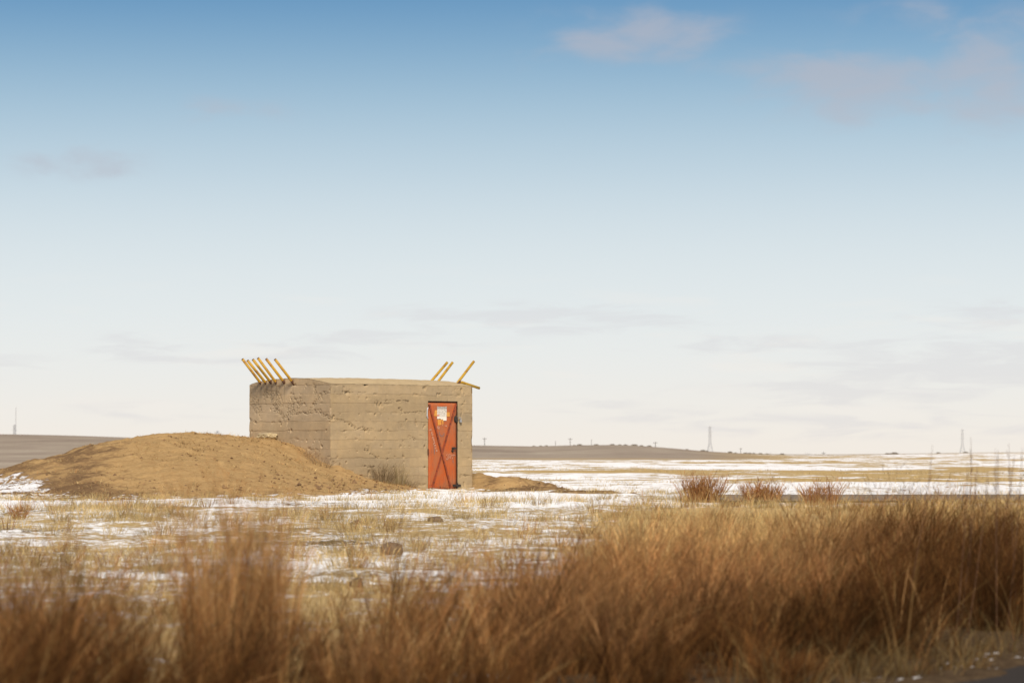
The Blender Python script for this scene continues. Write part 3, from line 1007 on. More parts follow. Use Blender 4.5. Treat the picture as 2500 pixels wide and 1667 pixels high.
rr = random.Random(3)
strokes = []
for k in range(9):                                     # scratched letters running down the left panel
    cx, cy = 262 + k * 11, 560 + k * 40
    for j in range(3):
        strokes.append([(cx + rr.uniform(-18, 18), cy + rr.uniform(-18, 18)) for _ in range(3)])
scrawl('scratched_letters', strokes, 0.012, M_scrawl)
strokes = []
for k in range(9):
    cx, cy = 510 + (k % 5) * 28, 945 + (k // 5) * 45 + rr.uniform(-12, 12)
    for j in range(2):
        strokes.append([(cx + rr.uniform(-16, 16), cy + rr.uniform(-22, 22)) for _ in range(3)])
scrawl('scratched_letters', strokes, 0.007, M_scrawl)
scrawl('scratched_letters', [[(368, 495), (366, 535), (385, 545), (398, 520), (380, 500), (368, 515), (395, 545)], [(440, 480), (446, 500)], [(485, 490), (492, 505), (500, 490), (512, 515)]], 0.014, M_scrawl)
scrawl('grey_smudge', [[(392, 590), (398, 630), (425, 655), (455, 645), (470, 610)], [(312, 790), (318, 860), (322, 930)], [(600, 1020), (606, 1060)]], 0.022, M_grayscrawl)


def plug(name, X, Y, w, h, y0, y1, material, n=10):
    """irregular little casting on the door"""
    x_, z_ = dxy(X, Y)
    m_ = MB()
    rs = [rr.uniform(0.8, 1.1) for _ in range(n)]
    ring = [(x_ + math.cos(6.2832 * k / n) * w / 2 * rs[k], z_ + math.sin(6.2832 * k / n) * h / 2 * rs[k]) for k in range(n)]
    vs_ = [(p_[0], y1, p_[1]) for p_ in ring] + [(x_ + (p_[0] - x_) * 0.8, y0, z_ + (p_[1] - z_) * 0.8) for p_ in ring]
    m_.add(vs_, [tuple(range(n - 1, -1, -1)) if False else tuple(range(n, 2 * n))] + [(i, (i + 1) % n, (i + 1) % n + n, i + n) for i in range(n)])
    return m_.build(name, material, leaf)


plug('lock_plate', 645, 392, 0.115, 0.19, -0.045, -0.004, M_iron)
plug('handle', 615, 838, 0.13, 0.06, -0.05, -0.004, M_iron)
plug('handle', 592, 880, 0.05, 0.09, -0.04, -0.004, M_iron)
mb = MB()
(x0, z1), (x1, z0) = dxy(598, 1390), dxy(716, 1424)
mb.box((x0, -0.035, z0), (x1, -0.014, z1))
mb.tube([(x0 + (x1 - x0) * 0.56, -0.03, z0 - 0.03), (x0 + (x1 - x0) * 0.56, -0.03, z1 + 0.03)], 0.018, 8)
mb.build('hinge', M_iron, leaf)
mb = MB()
(x0, z1), (x1, z0) = dxy(212, 850), dxy(226, 945)
mb.box((x0, -0.03, z0), (x1, -0.013, z1))
mb.build('hinge', M_rust, leaf)
mb = MB()
(x0, z1), (x1, z0) = dxy(199, 255), dxy(214, 350)
mb.tube([(x0 + 0.03, -0.02, z1 + .06), (x0, -0.035, z1), (x0 - 0.005, -0.035, z0), (x0 + 0.03, -0.02, z0 - .05)], 0.014, 8)
mb.build('hinge_strap', M_galv, leaf)
mb = MB()
x_, z_ = dxy(700, 395)
mb.tube([(x_ - 0.05, -0.05, z_ + 0.03), (x_ - 0.01, -0.06, z_ + 0.035), (x_ + 0.02, -0.055, z_ + 0.005), (x_ + 0.01, -0.05, z_ - 0.03)], 0.012, 8)
mb.box((x_ - 0.025, -0.07, z_ - 0.075), (x_ + 0.03, -0.035, z_ - 0.02))
mb.build('padlock', M_steel, leaf)


# vent pipes: open steel tubes set into the two gables
def local_of(world):
    w_ = Vector(world) - C0
    return Vector((w_.dot(U), w_.dot(V), w_.z))


def pipe(a_, b_, r_, parent, bent=None, label=None):
    pts = [Vector(a_), Vector(b_)] if bent is None else [Vector(p) for p in bent]
    m_ = MB()
    n_ = 14
    # outer skin, rim, inner bore
    allp = pts
    t_end = (allp[-1] - allp[-2]).normalized()
    m_.tube(allp, r_, n_, False)
    rings = len(allp)
    end_out = list(range((rings - 1) * n_, rings * n_))
    b0 = len(m_.v)
    ax = t_end.orthogonal().normalized()
    last = [Vector(m_.v[i]) for i in end_out]
    cen = allp[-1]
    inn = [cen + (p - cen) * 0.84 for p in last]
    deep = [p - t_end * 0.22 for p in inn]
    m_.v += [tuple(p) for p in inn] + [tuple(p) for p in deep]
    for k in range(n_):
        k2 = (k + 1) % n_
        m_.f.append((end_out[k], end_out[k2], b0 + k2, b0 + k))
        m_.f.append((b0 + k, b0 + k2, b0 + n_ + k2, b0 + n_ + k))
    m_.f.append(tuple(b0 + n_ + k for k in range(n_)))
    o = obj('pipe', m_.mesh('pipe', True), None, parent)
    o.data.materials.append(M_pipe)
    o.data.materials.append(M_rust)
    nf = len(o.data.polygons)
    for i in range(nf - 2 * n_ - 1, nf):
        o.data.polygons[i].material_index = 1
    # rusty collar where it enters the wall
    d_ = (pts[1] - pts[0]).normalized()
    mc_ = MB()
    mc_.tube([pts[0] + d_ * -0.02, pts[0] + d_ * (0.075 + 0.05 * rr.random())], r_ + 0.0025, n_)
    mc_.build('collar', M_rust, o, True)
    if label:
        o['label'] = label
    return o


PR = 0.033
for bx_, by_, tx_, ty_ in [(635.8, 934.5, 591.5, 876.5), (648.5, 934.3, 604.0, 880), (661.5, 933.8, 617, 877.5), (673.8, 933.8, 629.5, 874), (693.8, 933.5, 649.5, 876), (714.8, 933.5, 671, 877)]:
    q = (bx_ - 1250) / F
    v_ = (C0.x - 66.1 * q) / (T_SIN + T_COS * q)
    d_ = 66.1 + T_COS * v_
    base_ = C0 + V * v_ + Vector((0, 0, EYE + (HZ - by_) * d_ / F))
    # the pipe leans straight out of the wall: find how far out its tip is
    k_ = 0.0
    lean = -U
    qt = (tx_ - 1250) / F
    k_ = (qt * base_.y - base_.x) / (lean.x - qt * lean.y)
    tip = base_ + lean * k_
    tip.z = EYE + (HZ - ty_) * tip.y / F
    a_, b_ = local_of(base_), local_of(tip)
    d3 = (b_ - a_).normalized()
    pipe(a_ - d3 * 0.05, b_, PR, bunker)
for v_, tx_, ty_, zz in [(1.80, 1092, 884.5, 2.52), (1.50, 1105, 884.5, 2.51), (0.72, 1157, 882, 2.45)]:
    base_ = C0 + U * BL + V * v_ + Vector((0, 0, zz))
    qt = (tx_ - 1250) / F
    k_ = (qt * base_.y - base_.x) / (U.x - qt * U.y)
    tip = base_ + U * k_
    tip.z = EYE + (HZ - ty_) * tip.y / F
    a_, b_ = local_of(base_), local_of(tip)
    d3 = (b_ - a_).normalized()
    pipe(a_ - d3 * 0.06, b_, PR, bunker)
# the one knocked over
zt = prof(0.46)
bent = [(BL - 0.10, 0.46, zt - 0.03), (BL - 0.055, 0.46, zt + 0.012), (BL - 0.01, 0.455, zt + 0.036), (BL + 0.04, 0.45, zt + 0.030), (BL + 0.12, 0.44, zt + 0.005), (BL + 0.53, 0.41, zt - 0.105)]
pipe(None, None, PR, bunker, bent, 'yellow vent pipe knocked flat over the roof edge')

# ------------------------------------------------------------------ stones
def stone(name, loc, size, seed, material, sub=3, rough=0.5, box=0.45):
    import bmesh
    bm = bmesh.new()
    bmesh.ops.create_icosphere(bm, subdivisions=sub, radius=1.0)
    r_ = np.random.default_rng(seed)
    k_ = r_.uniform(-9, 9, 3)
    from mathutils import noise as mn
    for v in bm.verts:
        p = v.co.normalized()
        q = Vector(p) * 1.6 + Vector(k_)
        f_ = 1 + rough * (mn.noise(q) * 0.7 + mn.noise(q * 2.7) * 0.35 + mn.noise(q * 6) * 0.15)
        # box it a little
        m_ = max(abs(p.x), abs(p.y), abs(p.z))
        v.co = p * f_ * (1 - box + box / m_ * 0.85)
        v.co.x *= size[0] / 2
        v.co.y *= size[1] / 2
        v.co.z *= size[2] / 2
    me = bpy.data.meshes.new(name)
    bm.to_mesh(me)
    bm.free()
    o = obj(name, me, material)
    o.location = loc
    return o


# the ledge of broken concrete at the foot of the gable, over a hollow in the heap
v_, z_ = zoom_v(368, 798)
p = C0 + V * v_ - U * 0.13
s1 = stone('stone_slab', (p.x, p.y, z_ - 0.005), (0.30, 0.68, 0.155), 5, M_slab, 4, 0.35)
s1.rotation_euler = (0.0, 0.05, R(38))
tag(s1, 'pale broken concrete slab lying against the gable on top of the earth heap', 'slab')
for (px, py, w, h, lab, nm) in [(957, 1350, 54, 30, 'brown domed rock among the straw grass in the field before the door', 'rock'),
                                (872, 1431, 34, 22, 'small dark rock half hidden by the grass, nearest of the brown rocks', 'rock'),
                                (872, 1279, 24, 10, 'little dark rock on the snow below the foot of the earth heap', 'rock'),
                                (1063, 1274, 40, 12, 'low flat dark rock on the snow in front of the door', 'rock')]:
    hrow = py - HZ
    d = 30.0
    for _ in range(30):
        x_ = (px - 1250) / F * d
        d = (EYE - float(ground_z(x_, d))) * F / hrow
    x_ = (px - 1250) / F * d
    sz = w / F * d
    hz_ = h / F * d
    st_ = stone(nm, (x_, d, float(ground_z(x_, d)) + hz_ * 0.15), (sz, sz * 0.8, hz_ * 1.9), int(px), M_rock, 4, 0.32, 0.0)
    tag(st_, lab, 'rock', 'rocks in the field')


# ------------------------------------------------------------------ grass
def blades(root, height, lean_dir, lean, width, c_base, c_tip, segs=3, curve=1.6, seedv=0):
    """ribbon blades. root (N,3), height (N), lean_dir (N) angle, lean (N) horizontal reach as share of height"""
    n_ = len(root)
    t_ = np.linspace(0, 1, segs + 1)
    ld = np.stack([np.cos(lean_dir), np.sin(lean_dir)], -1)
    face = rng.uniform(0, math.pi, n_)
    # mostly broadside to any onlooker on the road; ribbons are turned at random
    side = np.stack([np.cos(face), np.sin(face), np.zeros(n_)], -1)
    rows = []
    for i, tt in enumerate(t_):
        reach = lean * height * (tt ** curve)
        c_ = root.copy()
        c_[:, :2] += ld * reach[:, None]
        c_[:, 2] += height * tt * (1 - 0.18 * np.minimum(lean, 1.5) * tt)
        w_ = width * (1 - tt) ** 0.6 if i < segs else width * 0.0
        if i < segs:
            rows.append(c_ - side * w_[:, None] / 2)
            rows.append(c_ + side * w_[:, None] / 2)
        else:
            rows.append(c_)
    nv = 2 * segs + 1
    V_ = np.stack(rows, 1)                                     # N, nv, 3
    cols = []
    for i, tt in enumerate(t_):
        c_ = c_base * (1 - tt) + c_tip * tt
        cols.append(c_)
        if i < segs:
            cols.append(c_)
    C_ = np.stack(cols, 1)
    b_ = (np.arange(n_) * nv)[:, None]
    quads = []
    for i in range(segs - 1):
        quads.append(b_ + np.array([[2 * i, 2 * i + 1, 2 * i + 3, 2 * i + 2]]))
    q_ = np.concatenate(quads) if quads else np.zeros((0, 4), int)
    tr_ = b_ + np.array([[2 * segs - 2, 2 * segs - 1, 2 * segs]])
    return V_.reshape(-1, 3), q_, tr_, C_.reshape(-1, 3)


class Sward:
    def __init__(self):
        self.V, self.Q, self.T, self.C, self.n = [], [], [], [], 0

    def add(self, V_, Q_, T_, C_):
        self.V.append(V_)
        self.Q.append(Q_ + self.n)
        self.T.append(T_ + self.n)
        self.C.append(C_)
        self.n += len(V_)

    def build(self, name, origin=None):
        V_ = np.concatenate(self.V)
        if origin is not None:
            V_ = V_ - np.array(origin)
        me = mesh_np(name, V_, [np.concatenate(self.Q), np.concatenate(self.T)], False, np.concatenate(self.C))
        o = obj(name, me, M_grass)
        if origin is not None:
            o.location = origin
        return o


def pick(palette, n_, jitter=0.30):
    pal = np.array(palette)
    i = rng.integers(0, len(pal), n_)
    return pal[i] * (1 + (rng.random((n_, 1)) - 0.5) * 2 * jitter)


SHADED = [(0.105, 0.046, 0.016), (0.135, 0.064, 0.022), (0.075, 0.032, 0.012), (0.155, 0.082, 0.028), (0.09, 0.036, 0.014)]  # deep russet that holds the foreground's shade in its colour
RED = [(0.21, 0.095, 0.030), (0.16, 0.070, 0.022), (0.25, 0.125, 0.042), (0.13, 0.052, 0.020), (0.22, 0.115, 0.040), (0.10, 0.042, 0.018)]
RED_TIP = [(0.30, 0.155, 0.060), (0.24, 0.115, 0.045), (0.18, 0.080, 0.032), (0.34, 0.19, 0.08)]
OCHRE = [(0.42, 0.22, 0.085), (0.37, 0.178, 0.068), (0.48, 0.275, 0.115), (0.32, 0.145, 0.055)]
OLIVE = [(0.22, 0.155, 0.065), (0.17, 0.115, 0.048), (0.27, 0.19, 0.085)]
GOLD = [(0.64, 0.435, 0.18), (0.58, 0.375, 0.145), (0.66, 0.485, 0.23), (0.54, 0.335, 0.125), (0.50, 0.33, 0.14)]
STRAW = [(0.48, 0.325, 0.125), (0.42, 0.275, 0.10), (0.54, 0.38, 0.16), (0.38, 0.26, 0.11), (0.46, 0.28, 0.10)]
PALE = [(0.64, 0.48, 0.22), (0.58, 0.42, 0.18), (0.50, 0.39, 0.20), (0.66, 0.50, 0.23), (0.44, 0.32, 0.15)]
SHRUB = [(0.37, 0.165, 0.062), (0.30, 0.125, 0.046), (0.42, 0.205, 0.08), (0.46, 0.26, 0.10)]
SHRUB2 = [(0.48, 0.29, 0.12), (0.42, 0.22, 0.09)]
WIND = 0.10                                                    # stems bend this way (to the right)


def tufts(sw, cx, cy, n_stem, radius, hmin, hmax, spread, width, pal_b, pal_t, segs=3, fluff=0, wind=0.25, zf=ground_z, hscale=None, even=False, sheaf=True):
    """stems in clumps; cx, cy arrays of clump centres"""
    k_ = len(cx)
    n_ = k_ * n_stem
    ci = np.repeat(np.arange(k_), n_stem)
    ang = rng.uniform(0, 2 * math.pi, n_)
    rad = radius * np.sqrt(rng.random(n_))
    bt = np.ones(n_)
    blx = bly = 0.0
    if sheaf and n_stem >= 60:                                           # stems stand in little sheaves of their own shade
        nbun = n_stem // 9
        bi = ci * nbun + rng.integers(0, nbun, n_)
        ang = rng.uniform(0, 2 * math.pi, k_ * nbun)[bi] + rng.normal(0, 0.16, n_)
        rad = radius * np.sqrt(rng.random(k_ * nbun))[bi] * rng.uniform(0.85, 1.1, n_)
        bt = rng.uniform(0.55, 1.5, k_ * nbun)[bi]
        blx = rng.normal(0, 0.12, k_ * nbun)[bi]
        bly = rng.normal(0, 0.12, k_ * nbun)[bi]
    x_ = cx[ci] + np.cos(ang) * rad
    y_ = cy[ci] + np.sin(ang) * rad
    z_ = zf(x_, y_) - 0.02
    ch = rng.uniform(0.75, 1.15, k_)
    if hscale is not None:
        ch = ch * hscale
    h_ = rng.uniform(hmin, hmax, n_) * ch[ci]
    cw = rng.normal(WIND, 0.9, k_)[ci]
    lx = np.cos(ang) * spread * rad / radius + wind * np.cos(cw) + rng.normal(0, 0.06, n_) + blx
    ly = np.sin(ang) * spread * rad / radius + wind * np.sin(cw) + rng.normal(0, 0.06, n_) + bly
    ld = np.arctan2(ly, lx)
    ln = np.hypot(lx, ly)
    tn = np.minimum(rng.uniform(0.65, 1.32, k_) * (0.5 + fbm(cx * 1.1, cy * 1.1, 2, 91)), 1.35)
    tone = ((np.ones(k_) if even else tn)[ci] * bt)[:, None]
    cb = pick(pal_b, n_) * tone
    ct = pick(pal_t, n_) * tone
    w_ = width * rng.uniform(0.7, 1.35, n_)
    root = np.stack([x_, y_, z_], -1)
    sw.add(*blades(root, h_, ld, ln, w_, cb, ct, segs))
    if fluff:
        # side sprays and seed tufts on the upper stem
        for j in range(fluff):
            tt = rng.uniform(0.35, 0.97, n_)
            rp = root.copy()
            rp[:, 0] += np.cos(ld) * ln * h_ * tt ** 1.6
            rp[:, 1] += np.sin(ld) * ln * h_ * tt ** 1.6
            rp[:, 2] += h_ * tt * (1 - 0.18 * np.minimum(ln, 1.5) * tt)
            sw.add(*blades(rp, rng.uniform(0.05, 0.16, n_), ld + rng.normal(0, 1.3, n_), rng.uniform(0.3, 1.1, n_), w_ * 0.9, ct, ct * 1.12, 2 if j == 0 else 1))


def dmax(px):
    return np.interp(px, [-400, 0, 300, 420, 700, 950, 1200, 1400, 1560, 1750, 2050, 2800], [19.5, 18.8, 18.2, 17.6, 18.4, 20.3, 22.2, 25.5, 32, 43, 50, 52])


def scatter(n_try, ylo, yhi, pxlo, pxhi, keep):
    y_ = np.sqrt(rng.uniform(ylo ** 2, yhi ** 2, n_try))       # even over the ground of a wedge
    px_ = rng.uniform(pxlo, pxhi, n_try)
    x_ = (px_ - 1250) / F * y_
    k_ = keep(x_, y_, px_)
    return x_[k_], y_[k_], px_[k_]


def inward(x_, y_):
    return (x_ - RE0.x) * ROAD_N.x + (y_ - RE0.y) * ROAD_N.y


def wedge_n(ylo, yhi, pxlo, pxhi, per_m2):
    return int(per_m2 * (pxhi - pxlo) / F * (yhi ** 2 - ylo ** 2) / 2)


# 1. the russet bunchgrass belt along the road
tall = Sward()
def keep_belt(x_, y_, px_):
    w_ = inward(x_, y_)
    patchy = fbm(x_ * 0.8, y_ * 0.8, 2, 61)
    return (w_ > 0.35 + 0.5 * (patchy - 0.3)) & (y_ < dmax(px_)) & (w_ < 8.5 + 3 * patchy) & (rng.random(len(x_)) < 0.35 + 1.1 * sstep(patchy, 0.3, 0.6))
x_, y_, px_ = scatter(wedge_n(8.0, 30, -250, 2750, 3.9), 8.0, 30, -250, 2750, keep_belt)
w_ = inward(x_, y_)
rise = 0.40 + 0.60 * sstep(w_, 0.2, 3.2)                     # low by the asphalt, tall farther in
rise = np.maximum(rise, 0.95 * sstep(px_, 1950, 2250))
rise = np.maximum(rise, 0.62 * (1 - sstep(px_, 300, 900)))
hs = rise * (0.96 + 0.22 * sstep(px_, 1950, 2350)) + 0.9 * (fbm(x_ * 0.9, y_ * 0.9, 2, 67) - 0.5) + rng.normal(0, 0.12, len(x_))
hs = np.clip(hs, 0.25, 1.35)
kind = w_ + 2.4 * (fbm(x_ * 0.6 + 3, y_ * 0.6, 3, 69) - 0.5) + rng.normal(0, 0.35, len(x_)) - 1.8 * sstep(px_, 1950, 2250) - 0.9 * (1 - sstep(px_, 500, 1000))  # tone band per tuft: darker towards the road, shade painted into the grass
for lo_k, hi_k, pb, pt, ns in [(-9, 1.95, SHADED + RED[1:2], SHADED + RED[:2], 140), (1.95, 3.0, RED, RED_TIP, 135), (3.0, 4.6, OCHRE + RED[:1], OCHRE + RED_TIP[:1], 120), (4.6, 99, OCHRE[:3] + GOLD, GOLD + OCHRE[:1], 110)]:
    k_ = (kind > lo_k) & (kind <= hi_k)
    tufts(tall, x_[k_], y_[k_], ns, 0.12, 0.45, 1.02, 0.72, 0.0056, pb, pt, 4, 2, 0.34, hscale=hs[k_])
    # bent and broken blades lying across the clumps
    q_ = k_ & (rng.random(len(x_)) < 0.5)
    tufts(tall, x_[q_], y_[q_], 5, 0.2, 0.5, 1.0, 2.2, 0.0085, pb + OCHRE[:1], pt + GOLD[:1], 4, 0, 0.5, hscale=hs[q_])
# under-storey of leaf in the same belt
x2, y2, p2 = scatter(wedge_n(8.0, 30, -250, 2750, 5), 8.0, 30, -250, 2750, keep_belt)
k2_ = inward(x2, y2) < 2.6
tufts(tall, x2[k2_], y2[k2_], 26, 0.20, 0.20, 0.55, 0.8, 0.0065, SHADED + RED[:2], SHADED + RED, 3, 0, 0.2)
tufts(tall, x2[~k2_], y2[~k2_], 26, 0.20, 0.20, 0.55, 0.8, 0.0065, OCHRE + RED[:1] + GOLD[:2], OCHRE + GOLD[:1], 3, 0, 0.2)
x2, y2, p2 = scatter(wedge_n(8.0, 30, -250, 2750, 0.9), 8.0, 30, -250, 2750, keep_belt)
tufts(tall, x2, y2, 9, 0.14, 0.5, 1.0, 0.8, 0.0075, OCHRE + STRAW[:2], OCHRE + STRAW[:2], 4, 0, 0.2)
# thin fringe right down to the asphalt
x2, y2, p2 = scatter(wedge_n(8.0, 26, -250, 2750, 9), 8.0, 26, -250, 2750, lambda a_, b_, c_: (inward(a_, b_) > 0.15) & (inward(a_, b_) < 2.4) & (rng.random(len(a_)) < 0.9))
rgt = p2 > 1850
tufts(tall, x2[~rgt], y2[~rgt], 18, 0.14, 0.12, 0.42, 0.9, 0.006, SHADED + RED[:2], SHADED + RED, 3, 0, 0.2)
x3 = np.repeat(x2[rgt], 2) + rng.normal(0, 0.12, 2 * rgt.sum())
y3 = np.repeat(y2[rgt], 2) + rng.normal(0, 0.12, 2 * rgt.sum())
k_ = inward(x3, y3) > 0.10
tufts(tall, x3[k_], y3[k_], 20, 0.14, 0.10, 0.36, 0.9, 0.006, OLIVE + SHADED[:2], OLIVE + RED[:1], 3, 0, 0.2)
# a few taller plumes that break the top of the belt
x2, y2, p2 = scatter(wedge_n(10.0, 34, -250, 2750, 0.9), 10.0, 34, -250, 2750, lambda a_, b_, c_: (inward(a_, b_) > 2.4) & (b_ < dmax(c_) + 1.5) & (c_ > 850))
tufts(tall, x2, y2, 12, 0.10, 0.70, 1.12, 0.5, 0.005, OCHRE + RED[:2], OCHRE[:3] + RED_TIP, 4, 4, 0.34)
tag(tall.build('tall_grass'), 'tall russet bunchgrass growing thick along the road edge', 'grass', kind='stuff')

# 2. golden grass filling the right-hand side as far as the side road
gold = Sward()
def keep_gold(x_, y_, px_):
    return (y_ < dmax(px_)) & (inward(x_, y_) > 5.0) & (rng.random(len(x_)) < (0.2 + 1.2 * sstep(fbm(x_ * 0.6, y_ * 0.6, 2, 63), 0.3, 0.6)) * (1 - 0.55 * sstep(y_, 34, 50)))
x_, y_, px_ = scatter(wedge_n(18, 52, 700, 2800, 9), 18, 52, 700, 2800, keep_gold)
sel = rng.random(len(x_)) < 0.34 * (1 - sstep(y_, 26, 46)) + 0.08
hs = 0.88 + 1.1 * (fbm(x_ * 0.5, y_ * 0.5, 2, 68) - 0.5) - 0.36 * sstep(y_, 26, 42) - 0.15 * (1 - sstep(px_, 1500, 1900))
tufts(gold, x_[sel], y_[sel], 36, 0.20, 0.40, 0.85, 0.42, 0.0062, OCHRE + GOLD[:3], OCHRE + GOLD[:2], 3, 1, 0.22, hscale=hs[sel])
tufts(gold, x_[~sel], y_[~sel], 30, 0.22, 0.25, 0.62, 0.55, 0.0074, GOLD + PALE[:2] + PALE[3:4], GOLD[:3] + PALE[:2] + PALE[3:4], 3, 1, 0.2, hscale=hs[~sel])
tag(gold.build('grass'), 'golden dead grass covering the field between the road and the side road', 'grass', kind='stuff')

# 3. short bleached grass poking through the snow of the open field
short = Sward()
def keep_open(x_, y_, px_):
    n_ = fbm(x_ * 0.45, y_ * 0.45, 3, 65)
    s_ = np.exp(-((y_ - 58.5) / 2.0) ** 2) * (px_ > 560) * (px_ < 1380)
    return (y_ > dmax(px_) - 1.0) & (rng.random(len(x_)) < sstep(n_, 0.38, 0.62) * (1 - 0.96 * s_)) & ~((x_ > 3.5) & (y_ > 53) & (y_ < 59))
x_, y_, px_ = scatter(wedge_n(14, 57, -150, 2650, 12), 14, 57, -150, 2650, keep_open)
tufts(short, x_, y_, 24, 0.16, 0.06, 0.24, 0.8, 0.0068, PALE, PALE + STRAW[:2], 2, 0, 0.15)
k_ = rng.random(len(x_)) < 0.06
tufts(short, x_[k_] + 0.1, y_[k_], 30, 0.12, 0.10, 0.34, 0.8, 0.0068, OCHRE + RED[:2] + PALE[4:], OCHRE + PALE, 2, 1, 0.15)
x_, y_, px_ = scatter(wedge_n(56, 64, -150, 2650, 5), 56, 64, -150, 2650, lambda a_, b_, c_: (mound_z(a_, b_) - ground_z(a_, b_, False) < 0.05) & keep_open(a_, b_, c_))
tufts(short, x_, y_, 16, 0.15, 0.05, 0.18, 0.9, 0.008, PALE, PALE + STRAW[:2], 2, 0, 0.15, zf=surf_z)
x_, y_, px_ = scatter(wedge_n(59, 150, 1000, 2700, 0.9), 59, 150, 1000, 2700, lambda a_, b_, c_: (fbm(a_ * 0.07, b_ * 0.16, 3, 66) > 0.52) & (mound_z(a_, b_) - ground_z(a_, b_, False) < 0.05))
tufts(short, x_, y_, 9, 0.22, 0.04, 0.15, 0.9, 0.014, PALE, PALE + STRAW[:2], 2, 0, 0.15)
tag(short.build('grass'), 'short bleached grass sticking out of the thin snow', 'grass', kind='stuff')

# 4. dead weeds at the foot of the walls and bits of litter on the heap
def weed(label, px, py, d, n_, h, spread, pal, cat='weed', radius=0.12, zf=surf_z, width=0.007, fluff=1, name='dead_weed'):
    s_ = Sward()
    x_ = (px - 1250) / F * d
    tufts(s_, np.array([x_]), np.array([d]), n_, radius, h * 0.35, h, spread, width, pal, pal, 3, fluff, 0.08, zf=zf, sheaf=False)
    o = s_.build(name, (x_, d, float(zf(x_, d))))
    return tag(o, label, cat)


weed('brown dead weed with bristling stems against the door wall', 935, 1170, 66.6, 130, 0.72, 0.75, [(0.32, 0.225, 0.13), (0.38, 0.275, 0.155), (0.48, 0.36, 0.20)], radius=0.22, width=0.007, fluff=3)
weed('pale straw tuft beside the brown weed at the door wall', 975, 1172, 67.0, 80, 0.55, 0.5, [(0.46, 0.35, 0.17), (0.52, 0.41, 0.22)], radius=0.15, width=0.009)
weed('low dry weed at the gable foot beside the corner', 783, 1128, 65.9, 90, 0.30, 1.3, [(0.32, 0.22, 0.13), (0.42, 0.31, 0.18)], radius=0.25, width=0.009)
weed('small dry weed halfway along the gable foot', 752, 1108, 66.4, 60, 0.22, 1.4, [(0.30, 0.20, 0.12), (0.40, 0.29, 0.16)], radius=0.18, width=0.009)
weed('thin weed at the foot of the door wall by the door', 1000, 1186, 67.3, 40, 0.22, 1.0, [(0.40, 0.30, 0.15), (0.30, 0.21, 0.12)], radius=0.15, width=0.009)

lit = Sward()
x_, y_, px_ = scatter(6000, 56.5, 69, -120, 1400, lambda a_, b_, c_: (mound_z(a_, b_) - ground_z(a_, b_, False) > 0.04) & (rng.random(len(a_)) < 0.25 + 0.9 * sstep(fbm(a_ * 0.8, b_ * 0.8, 3, 95), 0.45, 0.65)))
fu_ = (x_ - C0.x) * U.x + (y_ - C0.y) * U.y
fv_ = (x_ - C0.x) * V.x + (y_ - C0.y) * V.y
ok = ~((fu_ > -0.1) & (fv_ > -0.1))
tufts(lit, x_[ok], y_[ok], 5, 0.10, 0.03, 0.10, 1.8, 0.010, PALE + OCHRE, PALE + OCHRE, 2, 0, 0.3, zf=surf_z)
k_ = ok & (rng.random(len(x_)) < 0.06)
tufts(lit, x_[k_], y_[k_], 16, 0.12, 0.05, 0.16, 1.3, 0.009, PALE[2:] + OCHRE[1:2], PALE + OCHRE, 2, 0, 0.2, zf=surf_z)
tag(lit.build('grass'), 'sparse straw and stubble over the earth heap', 'grass', kind='stuff')
vv, ff = [], []
x_, y_, px_ = scatter(2600, 55.5, 69, -150, 1400, lambda a_, b_, c_: (mound_z(a_, b_) - ground_z(a_, b_, False) > 0.0) & (rng.random(len(a_)) < 0.3 + 0.7 * (mound_z(a_, b_) - ground_z(a_, b_, False) < 0.35)))
zz_ = surf_z(x_, y_)
for a_, b_, c_ in zip(x_, y_, zz_):
    r_ = rr.uniform(0.012, 0.04) * (2.2 if rr.random() < 0.06 else 1)
    b0 = len(vv)
    for dx_, dy_, dz_ in ((1, 0, 0), (-1, 0, 0), (0, 1, 0), (0, -1, 0), (0.1, 0.1, 0.8), (0, 0, -0.7)):
        vv.append((a_ + r_ * dx_ * rr.uniform(0.7, 1.4), b_ + r_ * dy_ * rr.uniform(0.7, 1.4), c_ + r_ * (dz_ * rr.uniform(0.6, 1.2) + rr.uniform(-0.2, 0.2))))
    for i0, i1 in ((0, 2), (2, 1), (1, 3), (3, 0)):
        ff.append((b0 + i0, b0 + i1, b0 + 4))
        ff.append((b0 + i1, b0 + i0, b0 + 5))
me = bpy.data.meshes.new('clods')
me.from_pydata(vv, [], ff)
tag(obj('dirt', me, mat_plain('dark_clods', (0.17, 0.10, 0.05), (0.30, 0.185, 0.085), 3.0, 0.95, 0.3)), 'loose clods of earth scattered over the heap', 'dirt', kind='stuff')

